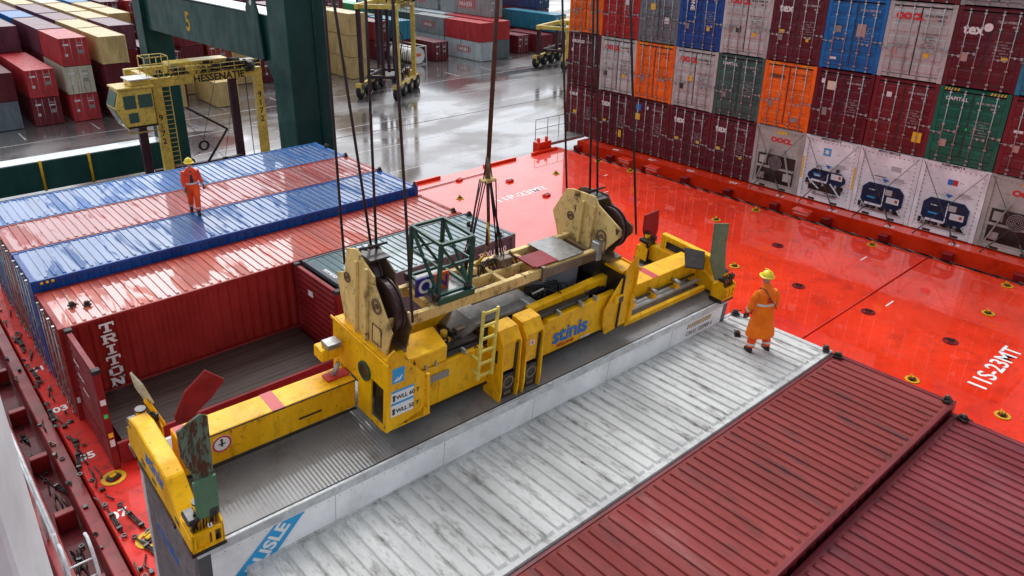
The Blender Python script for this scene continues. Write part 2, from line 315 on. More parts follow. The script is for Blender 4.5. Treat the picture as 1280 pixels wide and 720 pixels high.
#==CONTAINERS==
# ---------------------------------------------------------------- containers
W_ = 2.438
def corr_profile(L0, L1, pitch, dep):
    n = max(1, round((L1-L0)/pitch)); p = (L1-L0)/n; out = []
    for i in range(n):
        a = L0+i*p; out += [(a, 0), (a+.26*p, 0), (a+.5*p, -dep), (a+.76*p, -dep)]
    out.append((L1, 0)); return out
def body_mesh(L, H, m, roofm=None, roof=True, side_pitch=.278, roof_pitch=.222, frame=None, ribh=.03, corr=True, deep=.036, ribw=(.30, .40, .62, .72)):
    """frame posts and rails, corrugated sides, ribbed roof; origin at the bottom corner x0,y0"""
    b = MB(); fr = frame or m; W = W_; roofm = roofm or m
    for x in (0, L-.16):
        for y in (0, W-.16):
            b.box(x, x+.16, y, y+.16, .12, H-.12, fr)
            for z in (0, H-.12): b.box(x-.002, x+.164, y-.002, y+.162, z, z+.12, fr, bev=.008)
    for y in (0, W-.06):
        b.box(.162, L-.162, y, y+.06, H-.09, H-.012, fr); b.box(.162, L-.162, y, y+.06, .03, .18, fr)
    b.box(.02, .14, .162, W-.162, H-.13, H-.012, fr); b.box(L-.14, L-.02, .162, W-.162, H-.13, H-.012, fr); b.box(.02, .14, .162, W-.162, .03, .19, fr); b.box(L-.14, L-.02, .162, W-.162, .03, .19, fr)
    k = b.mi(m)
    for ys, sg in ((.055, 1), (W-.055, -1)):
        pr = corr_profile(.16, L-.16, side_pitch, deep) if corr else [(.16, 0), (L-.16, 0)]
        lo = [b.bm.verts.new((x, ys-sg*(.0)-sg*d_*-1*-1 if False else ys-sg*(0)+(-d_)*sg*1.0, .18)) for x, d_ in pr]
        hi = [b.bm.verts.new((v.co.x, v.co.y, H-.09)) for v in lo]
        for i in range(len(lo)-1): b.bm.faces.new((lo[i], lo[i+1], hi[i+1], hi[i])).material_index = k
    # far end
    pr = corr_profile(.16, W-.16, .25, deep)
    lo = [b.bm.verts.new((L-.06-d_, y, .19)) for y, d_ in pr]; hi = [b.bm.verts.new((v.co.x, v.co.y, H-.13)) for v in lo]
    for i in range(len(lo)-1): b.bm.faces.new((lo[i], hi[i], hi[i+1], lo[i+1])).material_index = k
    # roof sheet with ribs
    kr = b.mi(roofm); z0 = H-.03
    if roof == 'ribs':
        x0, x1 = .28, L-.28; n = round((x1-x0)/roof_pitch); p = (x1-x0)/n; ya, yb, yc, yd = .06, .15, W-.15, W-.06
        xs = [0.02, x0]; 
        for i in range(n):
            a = x0+i*p; xs += [a+ribw[0]*p, a+ribw[1]*p, a+ribw[2]*p, a+ribw[3]*p]
        xs += [x1, L-.02]; hh = [0, 0]+[0, 1, 1, 0]*n+[0, 0]
        ys = [ya, yb-.045, yb, yc, yc+.045, yd]; yh = [0, 0, 1, 1, 0, 0]
        V = [[b.bm.verts.new((x, y, z0+ribh*h*g-(.0 if 0 < i < len(xs)-1 else 0))) for y, g in zip(ys, yh)] for i, (x, h) in enumerate(zip(xs, hh))]
        for i in range(len(xs)-1):
            for j in range(len(ys)-1):
                f = b.bm.faces.new((V[i][j], V[i+1][j], V[i+1][j+1], V[i][j+1])); f.material_index = kr
    else:
        b.box(.02, L-.02, .06, W-.06, z0-.01, z0, roofm)
    b.box(.1, L-.1, .06, W-.06, .13, .16, fr)
    return b
MC = {}
def shared(key, fn):
    if key not in MC: MC[key] = fn()
    return MC[key]
def inst(name, me, parent, loc=(0, 0, 0)):
    o = bpy.data.objects.new(name, me); col.objects.link(o); o.parent = parent; o.location = loc; return o
def door_leaf(H, m):
    """one leaf, local y 0..-w, facing -x, z from 0"""
    b = MB(); wd = 1.09; h = H-.34; b.box(0, .04, -wd, 0, 0, h, m)
    k = b.mi(m); nb = 5; p = (h-.1)/nb
    for i in range(nb):
        z0 = .05+i*p
        b.prism([(-.0005, 0, z0+.10*p), (-.026, 0, z0+.28*p), (-.026, 0, z0+.74*p), (-.0005, 0, z0+.92*p)], (0, -1, 0), m) if False else None
        b.prism([(-.001, -.05, z0+.14*p), (-.024, -.05, z0+.24*p), (-.024, -.05, z0+.76*p), (-.001, -.05, z0+.86*p)], (0, -(wd-.1), 0), m)
    for y in (0, -wd): b.box(-.008, 0, y-.012 if y else -.024, y+.012 if y else 0, 0, h, seal)
    b.box(-.008, 0, -wd+.012, -.012, 0, .02, seal); b.box(-.008, 0, -wd+.012, -.012, h-.02, h, seal)
    me = bpy.data.meshes.new('door'); bmesh.ops.recalc_face_normals(b.bm, faces=b.bm.faces); b.bm.to_mesh(me); b.bm.free()
    for q_ in b.mats: me.materials.append(q_)
    return me
def bar_mesh(H, m):
    b = MB(); h = H-.34
    b.tube([(-.055, 0, -.12), (-.055, 0, h+.09)], .019, m, 6)
    for z in (.02, h*.22, h*.5, h*.78, h-.06): b.box(-.07, -.026, -.05, .05, z, z+.055, m)
    for z in (-.13, h+.05): b.box(-.08, -.02, -.04, .04, z, z+.05, m)
    me = bpy.data.meshes.new('locking_bar'); b.bm.to_mesh(me); b.bm.free()
    for q_ in b.mats: me.materials.append(q_)
    return me
def handle_mesh(m):
    b = MB(); b.bar((-.075, .02, .02), (-.075, -.44, .0), .03, .018, m); b.box(-.09, -.026, -.42, -.34, -.05, .05, m); b.box(-.09, -.026, -.2, -.14, -.04, .04, m)
    me = bpy.data.meshes.new('handle'); b.bm.to_mesh(me); b.bm.free()
    for q_ in b.mats: me.materials.append(q_)
    return me
rnd = random.Random(4)
def stickers(b, spec):
    for y, z, wd, ht, mt in spec: b.box(-.029, -.027, -y-wd, -y, z, z+ht, mt)
def door_container(name, label, group, loc, L, H, ck, marks=(), stick=(), barmat=None, hazard=False, cat='shipping container', seed=0):
    """a box whose doors face -x. marks: (string,size,mat,y from left,z,kw)"""
    m = cmat(ck); r = empty(name, loc); tag(r, label, cat, group)
    inst('body', shared(('body', L, H, ck), lambda: mesh_of(body_mesh(L, H, m))), r)
    bm_ = barmat or zinc
    dm = shared(('door', H, ck), lambda: door_leaf(H, m)); bmesh_ = shared(('bar', H, bm_.name), lambda: bar_mesh(H, bm_)); hm = shared(('handle', bm_.name), lambda: handle_mesh(bm_))
    for k in range(2):
        y0 = W_-.125-k*1.1
        d = inst('door', dm, r, (.02, y0, .17))
        for j, yy in enumerate((-.30, -.80) if k == 0 else (-.29, -.79)):
            inst('locking_bar', bmesh_, d, (0, yy, 0))
            inst('handle', hm, d, (0, yy+(0.0 if k else .44), .95+.13*j))
    b = MB()
    if hazard:
        for s in (0, 1):
            for i in range(5):
                y = W_-.16-i*.11 if s == 0 else .16+.55-i*.11
                b.prism([(-.001+.02, y, H-.125), (.019, y-.055, H-.125), (.019, y-.09, H-.03), (.019, y-.035, H-.03)], (-.004, 0, 0), yel_l)
    stickers(b, [(y-W_, z, a, c_, t_) for y, z, a, c_, t_ in stick])
    b.build('sticker', r) if len(b.bm.verts) else b.bm.free()
    for nm_, sel in (('logo_lettering', [m_ for m_ in marks if m_[3] < 1.3]), ('number_lettering', [m_ for m_ in marks if m_[3] >= 1.3 and m_[1] > .09]), ('weight_table', [m_ for m_ in marks if m_[3] >= 1.3 and m_[1] <= .09])):
        if sel: joined_text([(s, sz, mt, '-x', (-.031, W_-y, z), kw) for s, sz, mt, y, z, kw in sel], nm_, r)
    return r
def mesh_of(b):
    bmesh.ops.recalc_face_normals(b.bm, faces=b.bm.faces)
    me = bpy.data.meshes.new('body'); b.bm.to_mesh(me); b.bm.free()
    for q_ in b.mats: me.materials.append(q_)
    return me
dim_l = flat('faded_lettering', (.42, .40, .39)); B_ = dict(bold=.006); BB = dict(bold=.018)
def idmarks(code, H, t=wht, num='', extra=True):
    z = H-.50; t = dim_l if t is wht else t; o = [(code, .115, t, 1.36, z, dict(bold=.003)), ((num or '45G1'), .095, t, 1.86, z-.14, dict(bold=.003))]
    if extra:
        for i, s in enumerate(('MAX WT  32500 KG', '        71650 LB', 'TARE     3880 KG', '         8550 LB', 'NET     28620 KG', 'CU CAP  76.4 M3')):
            o.append((s, .070, t, 1.42, z-.66-i*.10, {}))
    return o
XS, YS, PS, KZ = 29.13, 21.777, 2.4577, (.163, 3.07, 5.985, 8.9)
SY = [(1.5, .62, .22, .2, yel_l)]
tex = lambda H, code, y=.32, s=.46: [('tex', s, wht, y, H-.78, dict(bold=.016))]+idmarks(code, H)
oo = lambda H, code, rl=red_l: [('OOCL', .30, rl, .32, H-.62, dict(bold=.02, xs=1.15))]+idmarks(code, H, blk)
cap = lambda H, code: [('CAPITAL', .185, wht, .28, H-.48, dict(bold=.003, xs=1.1))]+idmarks(code, H)
H9 = 2.896
YS1 = (1.62, .9, .17, .2, yel_l); YS0 = (.42, 1.2, .26, .16, yel_l); GS = (.42, .9, .2, .26, flat('grey_sticker', (.25, .24, .22)))
PK = flat('pink_plate', (.45, .3, .26)); BKS = flat('black_sticker', (.03, .03, .03)); WS = flat('white_sticker', (.7, .7, .7))
STK = [  # (col, tier, colour, marks, stickers, label)
 (0,0,'maroon2', [('CAI 8', .24, wht, .3, 2.3, BB)]+idmarks('CAXU 921402 8', H9), [(.62,1.25,.26,.22,yel_l)], 'dark red container at the bottom left corner of the big stack'),
 (1,0,'maroon', tex(H9,'TEXU 711805 2'), [YS0,(1.62,.55,.2,.4,yel_l)], 'dark red container with white tex lettering, bottom row, second from the quay'),
 (2,0,'maroon', [('8', .2, wht, 1.0, 2.4, BB)]+idmarks('TRLU 672113 0', H9), [(.28,2.25,.34,.34,blu_l),(.28,1.75,.3,.34,yel_l)], 'dark red container with a blue square label over a yellow one, bottom row'),
 (3,0,'maroon', tex(H9,'TEXU 566018 7'), [YS0,(1.75,1.25,.18,.14,yel_l)], 'dark red container with white tex lettering directly right of the blue-labelled one'),
 (4,0,'maroon', tex(H9,'TEXU 578290 1'), [YS0,(1.75,1.0,.16,.14,yel_l)], 'dark red container with white tex lettering touching the grey refrigerated one'),
 (0,1,'maroon', [('CRONOS', .22, wht, .3, 2.35, dict(bold=.01,shear=.2)),('8',.22,wht,.3,1.85,BB)]+idmarks('CRXU 880021 4', H9,extra=False), [], 'dark red container in the second row at the left edge of the big stack'),
 (1,1,'grey', oo(H9,'OOLU 832971 6'), [YS1,(.3,.85,.24,.26,BKS)], 'light grey container with red OOCL lettering beside the left orange one'),
 (2,1,'orange', idmarks('HLXU 487123 0',H9,flat('brown_lettering',(.12,.05,.02))), [GS,(1.7,1.1,.12,.2,GS[4])], 'bright orange container between the two grey ones in the second row'),
 (3,1,'grey', oo(H9,'OOLU 826450 2'), [YS0[:0] or (.85,1.35,.28,.26,yel_l),(.4,.9,.24,.28,BKS)], 'light grey container with red OOCL lettering between orange and dull green'),
 (4,1,'sage', cap(H9,'CLHU 401877 5'), [GS], 'dull grey green container with small CAPITAL lettering'),
 (5,1,'orange', [('HAPAG', .2, flat('brown_lettering',(.12,.05,.02)), .35, 2.2, BB)]+idmarks('HLXU 512284 6',H9,MATS['brown_lettering']), [GS,(1.6,.35,.3,.2,GS[4])], 'bright orange container sitting on the grey refrigerated one'),
 (6,1,'maroon', [('8', .24, wht, .28, 2.3, BB)]+idmarks('CAXU 490015 3',H9), [(.55,2.05,.36,.36,flat('cream_label',(.7,.62,.45))),(.5,.95,.22,.3,GS[4])], 'dark red container with a cream square label, second row'),
 (7,1,'maroon2', idmarks('CPSU 402707 1',H9), [(.55,2.15,.2,.2,WS),(1.85,.55,.34,.4,yel_l)], 'dark red container with a yellow square label at its lower right, second row'),
 (8,1,'green', cap(H9,'SUDU 801300 4'), [(.42,.62,.24,.28,PK),(1.2,1.35,.06,.1,grn_l)], 'bright green container with white CAPITAL lettering'),
 (9,1,'maroon2', [('8', .24, wht, .5, 2.3, BB)]+idmarks('CAXU 733210 9',H9), [(.3,1.6,.3,.1,WS),(.42,.9,.2,.26,PK)], 'dark red container at the right picture edge, second row'),
 (0,2,'orange', idmarks('HLXU 300112 5',H9,MATS['brown_lettering']), [GS], 'orange container at top left of the big stack'),
 (1,2,'red', idmarks('HASU 411802 3',H9), [(.5,1.9,.34,.4,WS),(1.5,1.7,.4,.5,WS)], 'bright red container near the top left of the big stack'),
 (2,2,'slate', idmarks('GSTU 901288 4',H9,BKS), [(.7,1.6,.3,.3,yel_l),(1.6,1.0,.3,.3,WS)], 'weathered grey container beside the deep blue one'),
 (3,2,'royal', [('ONE', .3, wht, .62, 2.4, dict(bold=.01,rot=-PI/2))]+idmarks('ONEU 612208 9',H9), [YS1,GS], 'deep blue container in the top rows of the stack'),
 (4,2,'grey', oo(H9,'OOLU 744012 3'), [YS1,(.36,1.0,.2,.3,GS[4]),(.75,1.0,.24,.26,BKS)], 'light grey container right of the deep blue one'),
 (5,2,'maroon', tex(H9,'TEXU 358808 4'), [YS0,(1.7,.95,.14,.14,yel_l),GS], 'dark red container with white tex lettering above the orange one'),
 (6,2,'azure', idmarks('CMAU 580034 8',H9), [(.45,1.5,.26,.26,GS[4]),(1.35,1.4,.36,.5,PK),(.4,.4,.3,.1,WS)], 'mid blue container between dark red and light grey'),
 (7,2,'grey', oo(H9,'OOLU 376817 5'), [YS1,(.36,.9,.22,.28,PK)], 'light grey container with large red OOCL lettering between mid blue and dark red'),
 (8,2,'maroon', [('tex', .5, wht, .32, 1.95, dict(bold=.018)),('o',.42,wht,1.0,2.12,dict(bold=.05))]+idmarks('TEXU 478802 6',H9), [(.42,.95,.24,.32,PK),(1.75,1.1,.22,.12,yel_l)], 'dark red container with the largest white tex lettering, upper right'),
 (9,2,'teal', idmarks('TGHU 822110 7',H9), [], 'teal container at the right picture edge, third row'),
]
STK += [(k,3,c_,idmarks('TCNU 88%02d31 %d' % (k*7 % 90, k), H9),[],lb) for k,c_,lb in ((7,'maroon','dark red container barely showing at the top picture edge'),(8,'steel','grey container whose underside shows at the top right picture edge'),(9,'maroon','dark red container in the top right picture corner'))]
KZ = KZ+(11.81, 14.72); _cn = dict(maroon='dark red', maroon2='deep red', grey='light grey', orange='orange', azure='blue', steel='grey', green='green')
for k in range(10):  # unseen upper tiers, added so the wet deck mirrors containers instead of sky
    for t in ((3, 4) if k < 7 else (4,)):
        c_ = ('maroon', 'grey', 'azure', 'maroon2', 'orange', 'steel', 'maroon', 'green', 'maroon', 'grey')[(k*3+t) % 10]
        STK.append((k, t, c_, [], [], '%s unseen container added for reflections, tier %s, over the %s column from the quay' % (_cn[c_], ('four', 'five')[t-3], 'first second third fourth fifth sixth seventh eighth ninth tenth'.split()[k])))
for (j, t, ck, mk, st, lb) in STK:
    door_container('shipping_container', lb, 'containers stacked with doors facing the red deck', (XS+rnd.uniform(-.015, .015), YS-j*PS-W_+rnd.uniform(-.012, .012), KZ[t]), 12.192, H9-.006, ck, mk, st, hazard=(ck in ('orange', 'green') or t == 3))
#==REEFERS==
def reefer(j, kind, label):
    H = H9-.006; wm = paint('reefer_white', (.76, .78, .82), .35, wear=.16, dirt=(.25, .24, .22), scale=1.2, coat=.3) if kind != 'grey' else paint('reefer_grey', (.40, .39, .35), .4, wear=.3, scale=1.2)
    r = empty('refrigerated_container', (XS, YS-j*PS-W_, KZ[0])); tag(r, label, 'refrigerated container', 'refrigerated containers in the bottom row')
    inst('body', shared(('rb', kind == 'grey'), lambda: mesh_of(body_mesh(12.192, H, wm))), r)
    b = MB(); W = W_; blu = paint('unit_navy', (.006, .018, .06), .35, wear=.2, scale=3)
    b.box(.03, .10, .165, W-.165, .2, H-.14, wm)
    for y in (.19, W-.19):
        for i in range(14): b.box(.012, .03, y-.02, y+.02, .35+i*.17, .39+i*.17, MATS['grey_sticker'])
    for i in range(11):
        for z in (H-.22,): b.box(.012, .03, .3+i*.18, .34+i*.18, z, z+.04, MATS['grey_sticker'])
    for i in range(8): b.box(.024, .0292, .35+(i % 4)*.45, .352+(i % 4)*.45+.16, 1.72+(i//4)*.5, 1.735+(i//4)*.5, MATS['grey_sticker'])
    b.box(.02, .029, .6, W-.6, 1.62, 1.632, MATS['grey_sticker']); b.box(.02, .029, .5, .9, 1.68, 1.84, flat('light_grey_label', (.45, .45, .45))); b.box(-.004, .02, .17, W-.17, .02, .19, wm)
    for y in (.55, W-.85): b.box(-.006, -.0045, y, y+.3, .03, .13, GRIME)
    b.build('front_panel', r)
    if kind == 'grey':
        b = MB(); b.box(-.0, .028, .3, W-.3, .3, 1.6, GRIME); b.bar((-.02, .35, .3), (-.02, W/2-.35, 1.9), .16, .04, wm); b.bar((-.02, W-.35, .3), (-.02, W/2+.35, 1.9), .16, .04, wm)
        b.box(-.03, .0, .3, W-.3, .95, 1.05, wm); b.box(-.05, -.0, .35, .75, .5, .85, wm); b.box(-.05, -.0, W-.75, W-.4, 1.15, 1.5, wm); b.box(-.05, 0, 1.7, 2.0, .4, .7, zinc); b.build('machinery', r)
        b = MB(); b.disc((-.04, W/2, 1.25), (1, 0, 0), .33, .05, dark, 28)
        for k in range(5): b.ring((-.07, W/2, 1.25), (1, 0, 0), .05+k*.065, .07+k*.065, .012, zinc, 28)
        b.build('fan', r)
        joined_text([('OOCL', .30, red_l, '-x', (.028, W-.8, 2.22), dict(bold=.02, xs=1.2))], 'lettering', r)
        b = MB(); b.box(.022, .0285, .9, 1.4, 2.62, 2.74, yel_l); b.build('sticker', r)
    else:
        b = MB(); z0, z1, c = .45, 1.45, .22; ya, yb = .38, W-.38
        if kind == 'star': z0 = .85
        b.prism([(.028, ya+c, z0), (.028, yb-c, z0), (.028, yb, z0+c), (.028, yb, z1-c), (.028, yb-c, z1), (.028, ya+c, z1), (.028, ya, z1-c), (.028, ya, z0+c)], (-.07, 0, 0), blu)
        b.box(-.06, -.042, ya+.12, ya+.62, z0+.3, z0+.55, WS); b.box(-.06, -.042, ya+.45, ya+.72, z0+.62, z0+.85, flat('light_grey_label', (.45, .45, .45))); b.box(-.063, -.0605, ya+.18, ya+.28, z0+.38, z0+.5, redm)
        b.box(-.06, -.042, yb-.9, yb-.2, z0+.05, z0+.14, wm)
        if kind == 'star':
            b.bar((-.06, ya+.1, .45), (-.06, ya+.6, .95), .1, .03, wm); b.bar((-.06, yb-.1, .95), (-.06, yb-.6, .6), .1, .03, wm); b.box(-.04, .028, ya+.1, yb-.1, .5, .84, GRIME)
        b.box(.012, .0275, ya+.05, yb-.05, z0-.14, z0+.02, GRIME); b.box(.0, .0275, ya-.04, yb+.04, z0-.2, z0-.15, zinc)
        for i in range(9): yy_ = ya+.12+i*.19; b.box(-.05, .0, yy_, yy_+.1, z0-.1, z0+.02+.05*(i % 3), (GRIME, zinc, dark)[i % 3])
        b.box(-.046, -.0425, ya+.75, ya+.79, z0+.1, z1-.1, wm); b.box(-.046, -.0425, yb-.6, yb-.25, z0+.35, z0+.42, sky_l); b.box(-.046, -.0425, yb-.56, yb-.3, z1-.3, z1-.26, wm)
        b.box(-.046, -.0425, ya+.3, ya+.5, z0+.64, z0+.80, GRIME); b.ring((-.044, yb-.45, z0+.62), (1, 0, 0), .12, .15, .006, dark, 16)
        b.build('machinery', r)
        b = MB()
        for s in (-1, 1): b.bar((.0, W/2+s*.83, .36), (.0, W/2+s*.6, .6), .06, .03, wm); b.ring((-.0, W/2+s*.45, .36), (1, 0, 0), .05, .09, .02, zinc, 12)
        b.box(.0, .028, .75, W-.75, .28, .36, zinc); b.tube([(-.03, .5, .6), (-.08, .6, .42), (-.03, .9, .4), (-.03, 1.2, .46)], .018, dark, 5); b.build('pipework', r)
        b = MB()
        if kind == 'star':
            b.box(.024, .0285, W/2-.0, W/2+.34, 2.1, 2.44, sky_l); sy = W/2+.17; sz = 2.27; P = []
            for i in range(14): a = PI/2+i*PI/7; rr = .15 if i % 2 == 0 else .06; P.append((.0235, sy+rr*math.cos(a), sz+rr*math.sin(a)))
            b.prism(P, (-.004, 0, 0), wht); b.box(.0, .028, .03, .12, .9, 1.9, yel_l) if False else None
            for y in (.02, W-.10): b.box(-.006, -.003, y, y+.08, .9, 1.9, yel_l)
        if kind == 'plain': b.box(.022, .0285, .7, 1.1, 2.1, 2.3, flat('light_grey_label', (.45, .45, .45))); b.box(.022, .0285, 1.2, 1.7, 1.75, 1.78, BKS)
        if kind == 'flag':
            b.box(.022, .0285, 1.02, 1.2, 2.08, 2.3, redm); b.box(.022, .0285, 1.2, 1.38, 2.08, 2.3, blu_l)
        b.disc((.025, W/2+.0, 1.62), (1, 0, 0), .06, .01, blu_l, 16); b.box(.022, .0285, 1.1, 1.33, 1.64, 1.7, blu_l)
        b.build('emblem', r)
        joined_text([('PONU 489871 6' if kind == 'flag' else 'MWCU 690712 8', .12, blk, '-x', (.018, W-.7, H-.11), B_)], 'lettering', r)
for j, k, lb in ((5, 'grey', 'grey refrigerated container with red OOCL lettering and round fan between tex and the star emblem'), (6, 'star', 'white refrigerated container with a white star on a light blue square'), (7, 'plain', 'white refrigerated container with navy unit between the star one and the flag one'), (8, 'flag', 'white refrigerated container with a small red and blue flag label'), (9, 'grey', 'grey refrigerated container with a round fan at the right picture edge')):
    reefer(j, k, lb)
RODM = paint('lashing_steel', (.075, .07, .072), .5, .3, wear=.4, scale=5)
# lashing rods on the refrigerated containers
n_l = 0
for j in range(5, 10):
    yl = YS-j*PS-.08; yr = YS-(j+1)*PS+.1
    for s, (a, b_) in enumerate((((XS-.06, yl, 3.0), (28.55, yr+.35, .14)), ((XS-.06, yr, 3.0), (28.55, yl-.35, .14)))):
        q = MB(); A = Vector(a); Bq = Vector(b_); q.tube([A, Bq], .013, RODM, 6); Mq = A.lerp(Bq, .78); q.tube([Mq, Bq], .026, RODM, 6)
        o = q.build('lashing_rod')
        tag(o, 'dark rod %s across the %s' % ('falling rightwards' if s == 0 else 'falling leftwards', ['first grey refrigerated container', 'refrigerated container with the star', 'plain refrigerated container with navy unit', 'refrigerated container with flag label', 'last grey refrigerated container'][j-5]), 'lashing rod', 'lashing rods across the refrigerated containers')
#==ROW==
# ---------------------------------------------------------------- containers on our hatch
def roofpaint(name, c, wet, wear=.3, dirt=(.07, .05, .045), rust=.05, stretch=(.45, 1.6, 1), rough=.42, cr=.1, seed=0): return paint(name, c, rough, wear=wear, dirt=dirt, scale=1.0, rust=rust, bump=.14, stretch=stretch, wetpatch=wet, coat_r=cr, seed=seed, cior=1.85)
def row_container(name, label, loc, L, H, ck, roofm, rib=.222, ribw=(.30, .36, .66, .72), ribh=.032, near_end_doors=True, side=None, cat='shipping container', numtop=None, extra=None):
    m = side or cmat(ck); r = empty(name, loc); tag(r, label, cat, 'containers side by side on the near hatch')
    mesh = mesh_of(body_mesh(L, H, m, roofm, roof='ribs', roof_pitch=rib, ribw=ribw, ribh=ribh)); inst('body', mesh, r)
    if near_end_doors:
        dm = shared(('door', H, ck), lambda: door_leaf(H, m)); bb = shared(('bar', H, 'zinc'), lambda: bar_mesh(H, zinc))
        for k in range(2):
            d = inst('door', dm, r, (.02, W_-.125-k*1.1, .17))
            for yy in (-.3, -.8): inst('locking_bar', bb, d, (0, yy, 0))
    if numtop:
        for (s, x, y, sz) in numtop:
            text(s, sz, wht, 'topx', (x, y, H-.024), r, bold=.004, ext=.001)
    return r
WROOF = roofpaint('white_roof', (.54, .54, .52), (1.2, .75, .9, .0), wear=.80, dirt=(.10, .08, .062), rust=.09, stretch=(1.5, .42, 1), rough=.62, cr=.25)
R1ROOF = roofpaint('red_roof_near', (.215, .031, .026), (.9, .60, .95, .0), wear=.75, dirt=(.055, .030, .034), stretch=(1.1, .3, 1), rough=.58, cr=.30)
R2ROOF = roofpaint('purple_red_roof', (.185, .024, .030), (.9, .55, .9, .0), wear=.70, dirt=(.05, .026, .034), stretch=(1.1, .3, 1), rough=.58, cr=.30)
TROOF = roofpaint('wet_brick_roof', (.42, .065, .035), (1.5, .46, .49, .12), stretch=(1.5, .26, 1), wear=.22, dirt=(.30, .04, .03), cr=.03, rough=.4, seed=3)
PROOF = roofpaint('wet_pink_roof', (.33, .045, .040), (1.5, .43, .46, .12), stretch=(1.5, .26, 1), wear=.22, dirt=(.16, .02, .02), cr=.03, rough=.4, seed=11)
BROOF = roofpaint('wet_blue_roof', (.004, .075, .25), (1.5, .44, .47, .12), stretch=(1.5, .26, 1), wear=.12, dirt=(.01, .03, .12), cr=.03, rough=.4, seed=5)
B2ROOF = roofpaint('wet_blue_roof_far', (.004, .09, .30), (1.5, .43, .46, .12), stretch=(1.5, .26, 1), wear=.12, dirt=(.01, .03, .12), cr=.03, rough=.4, seed=8)
TEALR = roofpaint('wet_grey_green_roof', (.085, .15, .16), (.6, .30, .5), wear=.25, dirt=(.04, .06, .06), cr=.05, rough=.4, seed=2)
white_c = row_container('shipping_container', 'container with dirty white ribbed roof that the man in the orange coat stands on', (.02, -2.65, .285), 12.192, 2.896, 'white', WROOF, side=WROOF, rib=.236, ribw=(.10, .18, .78, .86), ribh=.036); white_c.rotation_euler = (0, .0115, 0)
red_a = row_container('shipping_container', 'container with weathered red ribbed roof directly beside the white roof', (.10, -5.115, .235), 12.192, 2.896, 'maroon2', R1ROOF, numtop=[('MSKU 330015 4', 11.78, -.0+2.1, .11)])
red_b = row_container('shipping_container', 'container with purplish red ribbed roof in the bottom right corner', (.12, -7.565, .275), 12.192, 2.591, 'maroon2', R2ROOF, numtop=[('TEXU 519900 3', 11.9, 1.0, .12)])
red_c = row_container('shipping_container', 'dark red container behind the white wall, mostly out of frame nearest the camera', (.1, -10.08, .16), 12.192, 2.591, 'maroon', R2ROOF)
TSIDE = paint('triton_side', (.26, .012, .008), .5, wear=.25, dirt=(.14, .008, .008), scale=.8, coat=.08, coat_r=.15, rust=.04)
red_a.rotation_euler = (0, .0105, 0); red_b.rotation_euler = (0, .0100, 0)
tri = row_container('shipping_container', 'brick red container with white TRITON lettering down its side and wet pinkish roof', (-.15, 10.01, 0), 12.192, 2.591, 'brick', TROOF, side=TSIDE)
def slab_letters():
    b = MB(); m = wht; h, wd, t, g = .255, .34, .062, .055; x0 = .86; z = 2.15
    def bx(a, c, d, e): b.box(x0+a*wd, x0+c*wd, .003, .006, z+d*h, z+e*h, m)
    y_ = .004
    def dg(a, c, th):
        p = Vector((x0+a[0]*wd, y_, z+a[1]*h)); q_ = Vector((x0+c[0]*wd, y_, z+c[1]*h)); b.bar(p, q_, .004, th, m)
    for ch in 'TRITON':
        if ch == 'T': bx(0, 1, .80, 1); bx(0, .12, .58, .80); bx(.88, 1, .58, .80); bx(.38, .62, 0, .80); bx(.22, .38, 0, .16); bx(.62, .78, 0, .16)
        if ch == 'R': bx(.0, .42, 0, .17); bx(.10, .32, .17, 1); bx(.0, .1, .84, 1); bx(.32, .82, .82, 1); bx(.32, .82, .42, .58); bx(.74, .95, .5, .9); dg((.55, .45), (.86, .05), .075); bx(.78, 1.02, 0, .15)
        if ch == 'I': bx(.2, .8, 0, .17); bx(.38, .62, .17, .83); bx(.2, .8, .83, 1)
        if ch == 'O':
            for (a, c, d, e) in ((.22, .78, 0, .18), (.22, .78, .82, 1), (.02, .26, .18, .82), (.74, .98, .18, .82)): bx(a, c, d, e)
            for p_ in ((.12, .1), (.72, .1), (.12, .72), (.72, .72)): bx(p_[0], p_[0]+.16, p_[1], p_[1]+.17)
        if ch == 'N': bx(.08, .28, 0, 1); bx(.0, .38, 0, .14); bx(0, .08, .86, 1); bx(.72, .92, 0, 1); bx(.62, 1.02, .86, 1); dg((.18, .93), (.82, .07), .078)
        z -= h+g
    return b.build('lettering', tri)
slab_letters()
b = MB(); b.box(.04, .12, -.003, 0, .5, .66, WS); b.build('sticker', tri)
blu1 = row_container('shipping_container', 'blue container with wet reflecting roof next to the TRITON one', (-.17, 12.51, 0), 12.192, 2.896, 'royal', BROOF)
b = MB(); [b.disc((.25+i*.13, -.003, 2.80), (0, 1, 0), .04, .008, yel_l, 12) for i in range(3)]; b.build('reflector', blu1)
pink = row_container('shipping_container', 'container with wet pinkish red roof between two blue roofs', (-.17, 15.01, 0), 12.192, 2.896, 'brick', PROOF)
blu2 = row_container('shipping_container', 'outermost blue container that borders the quay, behind the walking man', (-.17, 17.51, 0), 12.192, 2.896, 'azure', B2ROOF)
TEALM = paint('teal_side', (.085, .10, .115), .45, wear=.3, scale=1, coat=.4)
teal = row_container('shipping_container', 'short container with grey green wet roof at the end of the open flat rack', (6.13, 7.51, 0), 6.058, 2.591, 'slate', TEALR, side=TEALM, near_end_doors=False)
text('TEXU 240', .26, wht, '-y', (4.55, -.0065, 2.12), teal, bold=.006); b = MB(); b.box(.06, .16, .5, 1.6, 2.5635, 2.566, WS) if False else b.box(.10, .26, .55, 1.5, 2.5635, 2.5665, WS); b.build('sticker', teal)
joined_text([('CLHU 217 664', .13, blk, 'topx', (.14, 1.46, 2.567), B_)], 'lettering', teal)
